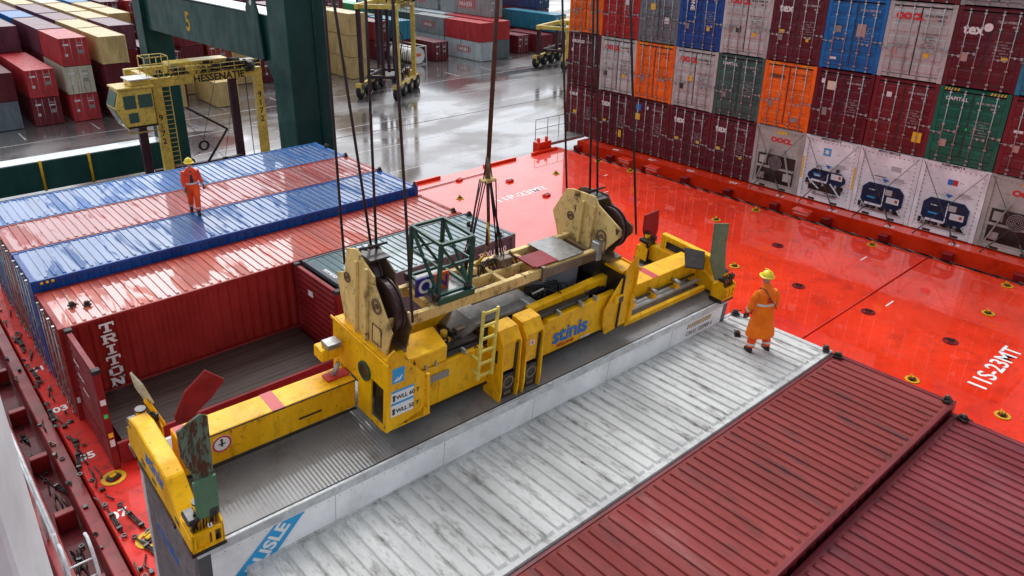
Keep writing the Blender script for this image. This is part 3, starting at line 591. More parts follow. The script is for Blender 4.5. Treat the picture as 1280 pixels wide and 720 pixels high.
# flat rack
fr = empty('flat_rack', (-.05, 7.51, 0)); tag(fr, 'open dark red flat rack with brown plank floor and upright end walls under the spreader', 'flat rack')
FR = paint('flat_rack_red', (.20, .008, .010), .5, wear=.35, dirt=(.06, .006, .008), scale=1, coat=.1, coat_r=.15)
WOOD = paint('wet_dark_planks', (.030, .014, .009), .5, wear=.6, dirt=(.012, .007, .006), scale=1.2, coat=.12, stretch=(.15, 2.2, 1))
b = MB()
for i in range(12): b.box(.3, 5.75, .12+i*.185, .12+i*.185+.178, .56, .62+(.004 if i % 3 else 0), WOOD)
b.build('plank_floor', fr)
b = MB()
for y in (0, W_-.1): b.box(.17, 5.9, y, y+.1, .1, .63, FR, bev=.008)
for i in range(7): b.box(.5+i*.85, .62+i*.85, .11, W_-.11, .15, .55, FR)
b.box(0, .16, .162, W_-.162, .1, .63, FR); b.box(5.9, 6.04, .162, W_-.162, .1, .63, FR)
b.build('base_frame', fr)
for x0, sg in ((0, 1), (5.9, -1)):
    b = MB(); k = b.mi(FR)
    for y in (0, W_-.17):
        b.box(x0, x0+.15, y, y+.17, 0, 2.50, FR, bev=.01); b.box(x0-.005, x0+.17, y-.003, y+.173, 2.50, 2.60, dark, bev=.01)
    b.box(x0+.02, x0+.13, .172, W_-.172, 2.44, 2.55, FR)
    nb = 10; p = 1.80/nb
    for i in range(nb):
        z0 = .64+i*p
        b.prism([(x0+.05, .172, z0), (x0+.02, .172, z0+.3*p), (x0+.02, .172, z0+.6*p), (x0+.05, .172, z0+.9*p), (x0+.06, .172, z0+.9*p), (x0+.10, .172, z0+.6*p), (x0+.10, .172, z0+.3*p), (x0+.06, .172, z0)], (0, W_-.344, 0), FR)
    b.box(x0+.052, x0+.068, .172, W_-.172, .63, 2.44, FR)
    b.build('end_wall', fr)
b = MB(); b.box(.02, .13, -.005, -.002, 1.72, 1.86, WS); b.box(.03, .11, -.005, -.002, 1.38, 1.48, grn_l); b.box(.03, .13, -.005, -.002, .62, .8, WS); b.box(.03, .13, -.005, -.002, .86, .98, yel_l)
b.box(-.008, -.006, 1.7, 1.9, 1.8, 2.0, WS) if False else None
b.box(5.885, 5.899, 1.35, 1.6, 1.9, 2.06, WS)
b.build('sticker', fr)
its = [('FLAT RACK 20', .1, wht, '-x', (5.893, .17, .9), dict(rot=PI/2, bold=.004)), ('8', .001, wht, '-x', (0, 0, 0), {})][:1]
its += [('PILU 224 7', .11, wht, '-x', (-.01, 1.9-.2*i, 2.0-.3*i), dict(bold=.004)) for i in range(3)]
joined_text(its, 'lettering', fr)
# twist locks standing on corners
def twist():
    r = empty('twist_lock'); m = MB(); m.box(-.08, .08, -.06, .06, 0, .045, GRIME, bev=.01); m.box(-.055, .055, -.045, .045, .046, .10, GRIME, bev=.015); m.tube([(0, 0, .1), (0, 0, .125)], .05, RUSTY, 8, r2=.02); m.build('cone', r)
    m = MB(); m.tube([(.05, .03, .06), (.14, .05, .055)], .012, dark, 6); m.build('lever', r); return r
TW = [(12.0, 19.0, 2.90, 'blue roof bordering the quay, at its far end'), (11.95, 17.35, 2.90, 'far corner where the pink and outer blue roofs meet'), (11.95, 14.88, 2.90, 'far corner where the pink and inner blue roofs meet'), (11.96, 12.62, 2.90, 'far corner of the blue roof next to the TRITON roof'),
 (.42, 11.1, 2.59, 'left end of the TRITON roof, left one of the pair'), (.72, 10.9, 2.59, 'left end of the TRITON roof, right one of the pair'), (11.9, 10.3, 2.59, 'far end of the TRITON roof, near the grey green roof'), (12.1, 9.7, 2.59, 'far left corner of the grey green roof'), (11.5, 9.0, 2.59, 'middle of the far end of the grey green roof'), (11.7, 7.75, 2.59, 'near right corner of the grey green roof'),
 (12.12, -2.55, 3.05, 'far corner between white and red roofs, first of a pair'), (12.14, -2.82, 3.0, 'far corner between white and red roofs, second of a pair'), (12.2, -4.98, 3.00, 'far right corner of the weathered red roof'), (12.2, -5.32, 2.75, 'far left corner of the purplish red roof'), (12.05, -.35, 3.05, 'far corner of the white roof against the lifted container'), (11.2, -.95, 3.05, 'boots of the person in the long orange coat')]
tp = twist()
for i, (x, y, z, lb) in enumerate(TW):
    o = tp if i == 0 else copy_tree(tp); o.location = (x, y, z-.005); o.rotation_euler = (0, 0, i*1.3); o.scale = (1.15,)*3
    tag(o, 'dark twist lock at the '+lb, 'twist lock', 'twist locks on the container roofs')
#==SPREADER==
# ---------------------------------------------------------------- lifted container and spreader share one tilted frame
OR = Vector((-.5552, -.27, 3.864)); RO = Euler((.0918, .0206, -.0076), 'XYZ'); RM = RO.to_matrix()
def LW(p): return OR+RM @ Vector(p)
L4 = 12.192; HC = 2.896
WSTRIP = paint('carlisle_white', (.88, .89, .90), .4, wear=.18, dirt=(.3, .28, .25), scale=1, coat=.4)
GROOF = paint('wet_aluminium_roof', (.20, .195, .19), .48, .12, wear=.7, dirt=(.085, .06, .05), scale=.8, coat=.35, coat_r=.10, stretch=(.5, .6, 1))
CPOST = paint('carlisle_post', (.10, .115, .125), .45, .3, wear=.5, dirt=(.2, .2, .2), scale=2)
rc = empty('lifted_container', OR, RO); tag(rc, 'white container with grey finely ribbed metal roof hanging under the yellow spreader', 'shipping container')
CRAIL = paint('carlisle_rail', (.56, .58, .58), .45, wear=.5, dirt=(.12, .12, .12), scale=3)
b = body_mesh(L4, HC, WSTRIP, WSTRIP, roof=True, frame=CRAIL, corr=False)
for x_ in (-.004, L4-.164):
    b.box(x_, x_+.168, -.006, .165, .13, HC-.125, CPOST)
b.box(.165, L4-.165, -.004, .0, .2, HC-.095, WSTRIP); b.box(.17, L4-.17, -.008, -.0045, HC-.15, HC-.0, CRAIL); b.box(0.0, .015, .17, W_-.17, .2, HC-.14, paint('carlisle_end', (.16, .165, .17), .5, .1, wear=.9, dirt=(.04, .04, .04), scale=2.5, rust=.2))
for i in range(1, 6): b.box(i*2.03, i*2.03+.006, -.0062, -.0041, .2, HC-.131, MATS['grey_sticker'])
inst('body', mesh_of(b), rc, (0, 0, -HC))
b = MB(); k = b.mi(GROOF); n = 190; p = (L4-.3)/n
V = []
for i in range(n*2+1):
    x = .15+i*p/2; z = (.005 if i % 2 else 0)-.010
    V.append((b.bm.verts.new((x, .07, z)), b.bm.verts.new((x, W_-.07, z))))
for a, c_ in zip(V, V[1:]): b.bm.faces.new((a[0], c_[0], c_[1], a[1])).material_index = k
b.box(.0, .15, .0, W_, -.008, 0.0, CPOST); b.box(L4-.15, L4, 0, W_, -.008, 0., CPOST); b.box(.152, L4-.152, .0, .045, -.02, .002, CRAIL); b.box(.152, L4-.152, .0455, .068, -.02, .006, dark)
b.build('roof', rc)
b = MB()
b.prism([(-.0+.18, -.0085, -1.02), (.62, -.0085, -1.20), (1.53, -.0085, -.17), (1.06, -.0085, -.17)], (0, -.003, 0), sky_l); b.build('logo_panel', rc)
joined_text([('CARLISLE', .30, wht, '-y', (1.30, -.014, -.28), dict(bold=.010, rot=R(48), align='RIGHT'))], 'logo_lettering', rc)
b = MB()
for i in range(12): b.prism([(L4-1.5+i*.075, -.009, -.32), (L4-1.465+i*.075, -.009, -.32), (L4-1.43+i*.075, -.009, -.2), (L4-1.465+i*.075, -.009, -.2)], (0, -.003, 0), flat('hazard_ochre', (.42, .26, .04)))
for i in range(60): b.disc((.35+i*.195, -.005, -.2), (0, 1, 0), .008, .008, MATS['grey_sticker'], 6)
b.build('hazard_stripe', rc)
joined_text([('CRLU 122988 6', .15, MATS['grey_sticker'], '-y', (L4-1.5, -.012, -.50), dict(bold=.002)), ('4551', .12, MATS['grey_sticker'], '-y', (L4-1.1, -.012, -.68), dict(bold=.002))], 'number', rc)
joined_text([('CARLISLE', .22, blu_l, '-x', (-.004, 1.9, -1.2), dict(bold=.006))], 'end_lettering', rc)

sp = empty('spreader', OR, RO); tag(sp, 'long yellow telescopic container spreader with stinis lettering on its girder', 'spreader')
def part(b, name, parent=None): return b.build(name, parent or sp)
# telescopic beams
b = MB(); b.box(.32, 3.12, 1.25, 1.72, .17, .73, YEL, bev=.012); b.box(.30, 3.12, 1.243, 1.2495, .70, .722, dark); b.box(.30, 3.12, 1.2, 1.249, .155, .175, dark)
b.box(1.68, 1.88, 1.248, 1.722, .7305, .733, redm); b.box(.34, .5, 1.26, 1.71, .7305, .733, redm); b.box(2.1, 2.5, 1.2465, 1.2475, .36, .40, GRIME); part(b, 'telescopic_beam')
b = MB(); b.box(9.0, 11.9, .80, 1.30, .30, .72, YEL, bev=.012); b.box(10.25, 10.45, .80, 1.301, .7205, .723, redm); b.box(9.0, 11.8, .42, .52, .12, .24, YEL, bev=.01)
for x in (9.4, 10.1, 10.9): b.box(x, x+.12, .60, .80, .3, .46, YEL, bev=.01); b.tube([(x+.06, .58, .50), (x+.06, .78, .50)], .045, zinc, 10)
part(b, 'telescopic_beam')
b = MB(); b.tube([(8.9, .64, .30), (11.75, .64, .30)], .055, zinc, 14); b.tube([(8.9, .72, .42), (11.7, .72, .44)], .028, GRIME, 8); part(b, 'push_rod')
b = MB(); b.tube([(2.6, 1.95, .40), (.4, 1.95, .40)], .05, zinc, 12); part(b, 'push_rod')
# decals on the left beam
b = MB(); cx, cz = .88, .50; b.disc((cx, 1.2475, cz), (0, 1, 0), .15, .003, wht, 28); b.ring((cx, 1.2445, cz), (0, 1, 0), .115, .145, .003, redm, 28); b.box(cx-.015, cx+.015, 1.2435, 1.2455, cz-.05, cz+.05, blk); b.disc((cx, 1.2445, cz+.07), (0, 1, 0), .022, .003, blk, 10); b.box(cx-.05, cx+.05, 1.2435, 1.2455, cz-.012, cz+.012, blk); part(b, 'warning_decal')
# end beams with twist lock corner boxes
def end_beam(x, sg):
    r_ = MB(); pts = [(-.05, .08), (-.05, .30), (.35, .34), (.6, .50), (2.1, .50), (2.45, .36), (2.46, .08)] if sg < 0 else [(-.05, .08), (-.05, .34), (.35, .40), (.75, .74), (1.0, .80), (1.95, .82), (2.25, .74), (2.45, .42), (2.46, .08)]
    r_.prism([(x-.13, y, z) for y, z in pts], (.26, 0, 0), YEL, bev=.02)
    r_.box(x-.16*sg, x-.135*sg, .5, 2.0, .06, .12, GRIME)
    for y in (.35, 1.25, 1.7): r_.box(x-.134*sg, x-.129*sg, y, y+.16, .2, .28, GRIME)
    e = part(r_, 'end_beam')
    for y0, y1 in ((-.08, .26), (2.16, 2.50)):
        xa, xb = (x-.12, x+.30) if sg > 0 else (x-.30, x+.12); ym = (y0+y1)/2; yf = y0 if y0 < 1 else y1-.03
        c = MB(); c.box(xa-.02, xb+.02, y0, y1, .02, .085, GRIME)
        for (a, b2, z0, z1) in ((xa, xb, .09, .13), (xa, xb, .34, .40), (xa, xa+.05, .13, .34), (xb-.16, xb-.12, .13, .34), (xb-.04, xb, .13, .34)): c.box(a, b2, yf, yf+.03, z0, z1, YEL)
        c.prism([(xb-.03, y0, .09), (xb-.03, y0, .44), (xb-.03, ym, .52), (xb-.03, y1, .40), (xb-.03, y1, .09)], (.03, 0, 0), YEL, bev=.006)
        c.prism([(xa, y0, .09), (xa, y0, .40), (xa, ym, .50), (xa, y1, .40), (xa, y1, .09)], (.03, 0, 0), YEL, bev=.006)
        c.box(xa+.06, xb-.18, y0+.05, y1-.05, .09, .33, GRIME, bev=.01); c.box(xb-.13, xb-.06, y0+.06, y1-.06, .09, .20, GRIME)
        c.tube([(xa+.02, ym, .46), (xb-.05, ym, .46)], .085, YEL, 16); c.tube([(xb-.055, ym, .46), (xb+.01, ym, .46)], .05, GRIME, 12); c.tube([(xa+.05, ym, .46), (xa+.11, ym, .46)], .095, GRIME, 16); c.tube([(xa+.28, ym, .46), (xa+.33, ym, .46)], .095, GRIME, 16)
        c.tube([(xa+.2, ym+.02, .5), (xa+.19, ym+.04, .72)], .07, YEL, 14); c.tube([(xa+.19, ym+.04, .72), (xa+.19, ym+.04, .75)], .078, GRIME, 14)
        c.box(xa-.01, xa+.14, ym-.13, ym+.13, .52, .62, GRIME, bev=.02); c.box(xb-.14, xb-.02, ym-.12, ym-.02, .52, .66, GRIME, bev=.02)
        for q_ in range(9):
            h_ = q_*.04; c.tube([(xa+.02+h_, y0+.05, .40+.01*(q_ % 3)), (xa+.05+h_, ym-.06, .60+.03*(q_ % 4)), (xb-.03-h_*.6, ym+.05, .58+.02*(q_ % 3)), (xb-.06-h_*.4, y1-.03, .42)], .011, GRIME if q_ % 3 else RUSTY, 5)
        part(c, 'corner_gearbox')
    return e
end_beam(.05, 1); end_beam(12.08, -1)
joined_text([('stinis', .36, blu_l, '-x', (-.084, 1.62, .42), dict(bold=.008, shear=.2))], 'end_lettering', sp)
b = MB(); b.box(11.98, 12.14, .45, 1.98, .80, .88, YEL, bev=.01); b.box(12.0, 12.12, 1.88, 1.98, .40, .799, YEL, bev=.01); b.box(12.0, 12.12, .46, .56, .40, .799, YEL, bev=.01); b.box(12.0, 12.08, .6, 1.87, .50, .79, YEL); b.box(11.985, 11.999, .7, 1.8, .56, .74, GRIME); part(b, 'top_rail')
# guide flippers
FG = paint('flipper_grey_green', (.11, .17, .12), .6, wear=1., dirt=(.028, .018, .014), scale=1.5, rust=.85, stretch=(2.2, 2.2, .5), seed=4); FG2 = paint('flipper_sage', (.09, .19, .11), .5, wear=.3, dirt=(.06, .05, .04), scale=2)
FRD = paint('flipper_red', (.24, .006, .012), .5, wear=.35, scale=2, coat=.12); FCR = paint('flipper_cream', (.55, .50, .36), .5, wear=.5, scale=3, rust=.2); FDK = paint('flipper_dark', (.030, .022, .02), .8, wear=.5, scale=3)
def flip(pts, vec, m, extra=None):
    f = MB(); f.prism(pts, vec, m, bev=.004)
    if extra: extra(f)
    return part(f, 'guide_flipper')
flip([(-.05, .03, 2.02), (.24, .03, 2.16), (.33, .03, 2.10), (.33, .03, 1.30), (.28, .03, .62), (.10, .03, .62), (.08, .03, 1.22), (-.04, .03, 1.62)], (0, .035, 0), FG, lambda f: f.box(.05, .34, -.01, .028, .55, 1.18, FG2))
flip([(.60, 2.44, .28), (.80, 2.48, .66), (1.16, 2.50, .93), (1.46, 2.52, .62), (1.22, 2.50, .38), (.90, 2.48, .16), (.66, 2.46, .0)], (.0, .035, .01), FRD)
f_ = MB(); f_.bar((.40, 2.3, .36), (.20, 2.34, .90), .1, .05, YEL); f_.prism([(.28, 2.28, .82), (.20, 2.40, .84), (.10, 2.42, 1.12), (.06, 2.40, 1.40), (.16, 2.28, 1.22)], (.03, .02, 0), FCR); part(f_, 'guide_flipper')
flip([(10.98, .06, 2.16), (11.55, .06, 2.02), (11.62, .06, 1.55), (11.70, .06, 1.25), (11.88, .06, .72), (11.55, .06, .62), (11.25, .06, 1.05), (11.12, .06, 1.35)], (0, .035, 0), FG2)
flip([(11.80, 2.42, 1.22), (12.34, 2.42, 1.25), (12.44, 2.42, .7), (12.36, 2.42, .2), (12.0, 2.42, .15), (11.98, 2.42, .55), (11.84, 2.42, .8)], (0, .035, 0), FRD)
flip([(11.62, 1.06, .98), (11.86, .66, .98), (11.46, .36, .78), (11.18, .66, .78)], (-.02, 0, .035), FDK)
# main girders
def girder(y0, y1, name='main_girder'):
    g = MB(); g.prism([(3.3, y0, .32), (3.3, y0, 1.02), (5.2, y0, 1.02), (5.25, y0, .92), (6.7, y0, .92), (6.75, y0, 1.0), (8.9, y0, 1.04), (8.9, y0, .26), (6.6, y0, .22), (4.0, y0, .22)], (0, y1-y0, 0), YEL, bev=.01)
    for x in (4.25, 5.1, 7.25, 8.3): g.box(x, x+.025, y0-.012, y0, .25, .90, YEL)
    g.box(3.35, 8.85, y0-.03, y0, .20, .235, GRIME)
    return part(g, name)
girder(.50, .64); girder(1.92, 2.06)
text('stinis', .47, blu_l, '-y', (6.92, .486, .42), sp, bold=.013, ext=.002, name='lettering')
joined_text([('HOLLAND', .10, redm, '-y', (7.05, .486, .30), dict(bold=.003)), ('TEL 0078', .07, wht, '-y', (7.7, .486, .26), dict(bold=.002))], 'small_lettering', sp)
b = MB(); b.box(3.95, 4.45, .483, .4865, .72, .86, MATS['grey_sticker']); b.box(3.55, 3.8, .36, .3665, .5, .78, MATS['grey_sticker']); part(b, 'grey_plate')
# centre machinery deck: beams, plates, hoses
b = MB(); b.box(3.4, 8.8, .66, 1.9, .30, .36, GRIME); b.box(5.3, 6.75, .84, 1.6, 1.18, 1.24, TREAD); b.prism([(5.3, .84, 1.18), (5.0, .84, 1.0), (5.0, 1.6, 1.0), (5.3, 1.6, 1.18)], (0, 0, .05), TREAD)
b.box(6.5, 7.9, .58, .72, 1.05, 1.13, GRIME, bev=.01); b.box(4.3, 5.2, .66, .80, 1.03, 1.12, GRIME, bev=.01); b.box(7.1, 8.2, 1.2, 1.8, 1.0, 1.5, paint('grey_cabinet', (.17, .19, .22), .35, wear=.3, coat=.6), bev=.015)
b.box(6.0, 6.6, 1.0, 1.4, .5, 1.1, GRIME, bev=.02)
for i in range(9): b.box(3.5+i*.58, 3.53+i*.58, .66, 1.9, .36, .80, RUSTY)
part(b, 'machinery_deck')
b = MB(); b.prism([(6.45, .70, .98), (6.45, .70, 1.24), (8.75, .80, 1.26), (8.75, .80, 1.02)], (0, .16, 0), YEL, bev=.01); b.prism([(3.5, 1.5, .98), (3.5, 1.5, 1.24), (8.75, 1.58, 1.26), (8.75, 1.58, 1.02)], (0, .16, 0), YEL, bev=.01); b.prism([(4.2, .9, .62), (4.2, .9, .86), (5.4, 1.05, 1.10), (5.4, 1.05, .9)], (0, .12, 0), YEL, bev=.01); part(b, 'inner_beam')
b = MB(); b.prism([(3.62, .50, 1.04), (3.72, 1.12, 1.04), (4.55, 1.12, 1.04), (4.40, .50, 1.04)], (0, 0, .30), YEL, bev=.02); b.box(3.72, 3.76, .49, .4995, 1.08, 1.26, GRIME); part(b, 'equipment_box')
b = MB(); rh = random.Random(9)
for i in range(46):
    x = rh.uniform(4.35, 5.25); y = rh.uniform(.72, 1.3); p = [(x, y, .6+rh.random()*.3)]
    for k in range(3): p.append((p[-1][0]+rh.uniform(-.05, .22), p[-1][1]+rh.uniform(-.14, .14), .85+rh.uniform(-.12, .30)))
    b.tube(p, .016, GRIME, 5)
for i in range(6): b.tube([(3.9, .55+.028*i, 1.36-.3), (4.6, .56+.028*i, 1.06), (6.2, .7+.03*i, .98), (8.4, .68+.03*i, 1.10)], .014, GRIME, 5)
for i in range(16):
    x = rh.uniform(6.6, 7.3); y = rh.uniform(.85, 1.2); b.tube([(x, y, 1.0), (x+.15, y+.1, 1.35), (x+.4, y+rh.uniform(-.1, .1), 1.28), (x+.5, y, .95)], .015, rubber, 5)
for i in range(60):
    x = rh.uniform(3.7, 8.6); y = rh.choice((.70, .74, .95, 1.4, 1.75))+rh.uniform(-.03, .03); ln = rh.uniform(.25, .8); z = rh.uniform(.42, 1.0)
    b.tube([(x, y, z), (x+ln*.4, y+rh.uniform(-.06, .06), z+rh.uniform(.02, .12)), (x+ln, y+rh.uniform(-.05, .05), z)], rh.choice((.012, .018, .026)), rh.choice((GRIME, GRIME, rubber, RUSTY)), 5)
for i in range(26):
    x = rh.uniform(3.6, 8.6); y = rh.uniform(.68, 1.1); b.box(x, x+rh.uniform(.06, .2), y, y+rh.uniform(.05, .14), .9, rh.uniform(.98, 1.16), rh.choice((GRIME, RUSTY, YEL, dark)), bev=.01)
for x in (3.95, 4.15, 4.75, 7.0, 7.6, 8.0): b.box(x, x+.035, .47, .58, 1.03, 1.12, zinc)
part(b, 'hydraulic_hoses')
b = MB(); b.disc((4.7, 1.0, 1.18), (0, 0, 1), .06, .12, MATS['socket_yellow'], 12); b.tube([(6.75, 1.0, 1.32), (6.95, .92, 1.42), (7.05, 1.0, 1.3)], .018, zinc, 6); part(b, 'lamp_fitting')
# end frame plates with slots and gussets
def end_frame(x, sg):
    g = MB(); t = .03
    def pl(y0, y1, z0, z1): g.box(x-t/2, x+t/2, y0, y1, z0, z1, YEL)
    pl(.34, 2.0, 1.22, 1.50); pl(.34, .44, .26, 1.22); pl(.80, 2.0, .75, 1.22) if sg > 0 else pl(.80, 2.0, .9, 1.22); pl(1.74, 2.0, .2, .75 if sg > 0 else .9); pl(.80, 1.2, .2, .75 if sg > 0 else .78); pl(.44, .8, .2, .30); pl(.44, .8, 1.02, 1.22)
    g.box(x+.02*sg, x+.4*sg, .44, 2.0, 1.47, 1.52, YEL); g.box(x-.04*sg, x-.015*sg, .30, 2.04, 1.50, 1.55, YEL, bev=.004); g.box(x+.35*sg, x+.38*sg, .36, 2.0, .25, 1.46, GRIME)
    g.box(x+.05*sg, x+.3*sg, .46, .78, .32, 1.0, GRIME); part(g, 'end_frame')
end_frame(3.15, 1); end_frame(9.02, -1)
b = MB(); b.prism([(3.13, .32, .24), (3.13, .32, 1.70), (3.24, .32, 1.78), (3.86, .32, 1.08), (3.88, .32, .44)], (0, .03, 0), YEL, bev=.004); b.bar((3.87, .30, 1.12), (3.90, .30, .34), .05, .06, YEL); b.prism([(3.83, .28, .50), (3.95, .28, .30), (3.80, .28, .30)], (0, .06, 0), YEL)
b.box(3.14, 3.95, .36, .50, .22, .26, YEL); part(b, 'gusset_plate')
b = MB(); b.prism([(8.22, .40, .78), (8.95, .40, 1.82), (9.06, .40, 1.74), (9.06, .40, .56), (8.95, .40, .26), (8.34, .40, .18), (8.24, .40, .42)], (0, .03, 0), YEL, bev=.004)
b.box(8.45, 8.72, .34, .40, .86, 1.04, YEL, bev=.02); b.box(8.55, 8.66, .33, .339, .89, 1.01, GRIME); b.box(8.96, 9.06, .35, .399, .3, .95, YEL); part(b, 'gusset_plate')
b = MB(); b.ring((3.122, .98, 1.06), (1, 0, 0), .0, .15, .02, GRIME, 24); b.ring((3.118, .98, 1.06), (1, 0, 0), .12, .17, .03, CGREEN, 24); part(b, 'porthole')
b = MB(); b.box(2.72, 3.05, 1.62, 1.90, .98, 1.20, YEL, bev=.015); b.box(2.80, 3.06, 1.56, 1.8, 1.21, 1.30, TREAD, bev=.01); b.tube([(2.85, 1.5, .75), (2.95, 1.5, .98)], .04, zinc, 8); b.box(2.7, 3.1, 1.40, 1.6, .74, .77, redm); part(b, 'sensor_box')
# labels on the left gusset
b = MB(); b.box(3.21, 3.43, .3155, .3185, 1.16, 1.44, sky_l); b.prism([(3.235, .314, 1.20), (3.29, .314, 1.20), (3.33, .314, 1.27), (3.30, .314, 1.27)], (0, -.0015, 0), wht); b.prism([(3.30, .314, 1.20), (3.35, .314, 1.20), (3.40, .314, 1.29), (3.37, .314, 1.29)], (0, -.0015, 0), wht); part(b, 'emblem')
b = MB(); b.box(3.20, 3.62, .3155, .3185, .52, 1.02, wht); b.box(3.20, 3.62, .3135, .315, .745, .79, sky_l); b.box(3.20, 3.62, .3135, .315, .98, 1.02, sky_l)
for z in (.56, .82): b.box(3.225, 3.27, .3135, .315, z, z+.06, blk); b.disc((3.248, .3145, z+.09), (0, 1, 0), .03, .002, blk, 10)
part(b, 'load_sign')
joined_text([('WLL 60 T', .105, blk, '-y', (3.29, .313, .84), dict(bold=.003)), ('WLL 50 T', .105, blk, '-y', (3.29, .313, .58), dict(bold=.003))], 'load_lettering', sp)
# centre twin lift housings
for x0 in (5.32, 5.86):
    g = MB(); g.prism([(x0, .12, -.02), (x0, .10, .22), (x0, .14, 1.15), (x0, .30, 1.38), (x0, .56, 1.40), (x0, .56, .0)], (.03, 0, 0), YEL); g.prism([(x0+.40, .12, -.02), (x0+.40, .10, .22), (x0+.40, .14, 1.15), (x0+.40, .30, 1.38), (x0+.40, .56, 1.40), (x0+.40, .56, .0)], (.03, 0, 0), YEL)
    g.prism([(x0+.03, .16, 1.18), (x0+.03, .30, 1.385), (x0+.03, .56, 1.405), (x0+.03, .56, 1.36), (x0+.03, .32, 1.34)], (.37, 0, 0), YEL)
    g.box(x0+.05, x0+.39, .20, .48, .55, 1.18, YEL, bev=.02); g.box(x0+.06, x0+.38, .17, .48, .02, .50, GRIME, bev=.01); g.ring((x0+.22, .165, .34), (0, 1, 0), .09, .13, .02, RUSTY, 18); g.box(x0+.14, x0+.3, .155, .17, .08, .14, RUSTY); g.box(x0+.34, x0+.38, .17, .2, .5, 1.1, GRIME)
    g.box(x0+.16, x0+.26, .196, .2, .9, 1.0, wht) if x0 > 5.5 else None; g.box(x0+.19, x0+.23, .193, .196, .92, .98, redm) if x0 > 5.5 else None; g.box(x0-.003, x0, .26, .36, .75, 1.0, GRIME)
    part(g, 'twin_lift_housing')
b = MB()
for x in (4.93, 5.24): b.box(x-.025, x+.025, .26, .31, .55, 1.92, paint('ladder_yellow', (.70, .58, .12), .5, wear=.4, scale=4), bev=.006)
for i in range(6): b.box(4.955, 5.215, .27, .30, .60+i*.25, .64+i*.25, MATS['ladder_yellow'])
for z in (.66, .95): b.bar((4.93, .3, z), (4.93, .5, z), .03, .03, MATS['ladder_yellow'])
part(b, 'ladder')
#==HEADBLOCK==
hb = empty('headblock', OR, RO); tag(hb, 'rusty cream headblock frame with two upright sheave housings lying along the spreader', 'headblock')
def hp(b, name, parent=None): return b.build(name, parent or hb)
b = MB(); b.prism([(3.35, .96, 1.60), (3.35, .96, 1.80), (8.55, .98, 1.83), (8.55, .98, 1.63)], (0, .10, 0), CREAM, bev=.006); b.box(6.98, 8.5, .945, .957, 1.62, 1.80, RUSTY); b.box(6.9, 6.98, .93, 1.1, 1.55, 1.86, RUSTY); hp(b, 'near_beam')
b = MB(); b.prism([(3.35, 1.78, 1.60), (3.35, 1.78, 1.80), (8.55, 1.80, 1.83), (8.55, 1.80, 1.63)], (0, .10, 0), CREAM, bev=.006); hp(b, 'far_beam')
b = MB(); b.box(5.3, 6.95, 1.40, 1.46, 1.58, 1.78, CREAM)
for x in (4.45, 5.25, 6.05, 6.9, 7.75, 8.3): b.box(x, x+.09, 1.07, 1.78, 1.62, 1.775, CREAM if x < 7 else RUSTY)
b.box(5.35, 6.85, 1.07, 1.39, 1.50, 1.53, RUSTY); hp(b, 'cross_member')
b = MB(); b.box(7.35, 8.05, 1.0, 1.85, 1.845, 1.862, TREAD); hp(b, 'tread_plate')
b = MB(); b.box(6.74, 7.36, 1.02, 1.50, 1.852, 1.872, FRD); b.box(6.72, 7.3, 1.50, 1.55, 1.85, 1.91, FRD, bev=.01) if False else b.box(6.72, 6.78, 1.02, 1.50, 1.873, 1.90, FRD); hp(b, 'red_hatch_plate')
b = MB(); b.box(4.30, 4.66, 1.30, 1.34, 1.86, 2.20, flat('sign_navy', (.03, .02, .22))); b.box(4.66, 4.98, 1.30, 1.34, 1.86, 2.20, flat('sign_orange', (.75, .13, .02))); bs = hp(b, 'sign_board')
text('O', .36, wht, '-y', (4.34, 1.297, 1.91), hb, bold=.01, name='sign_lettering'); text('N', .32, MATS['sign_navy'], '-y', (4.71, 1.297, 1.92), hb, bold=.006, name='sign_lettering')
b = MB(); rh = random.Random(3)
for i in range(18):
    x = rh.uniform(5.4, 6.6); b.tube([(x, 1.5+rh.uniform(-.1, .2), 1.75), (x+.1, 1.6, 1.95), (x+.25, 1.55+rh.uniform(-.1, .2), 1.9), (x+.3, 1.5, 1.7)], .016, GRIME, 5)
b.box(5.5, 5.8, 1.5, 1.75, 1.78, 1.92, CREAM, bev=.02); b.box(6.3, 6.6, 1.45, 1.7, 1.8, 1.95, RUSTY, bev=.02); hp(b, 'cable_connector')
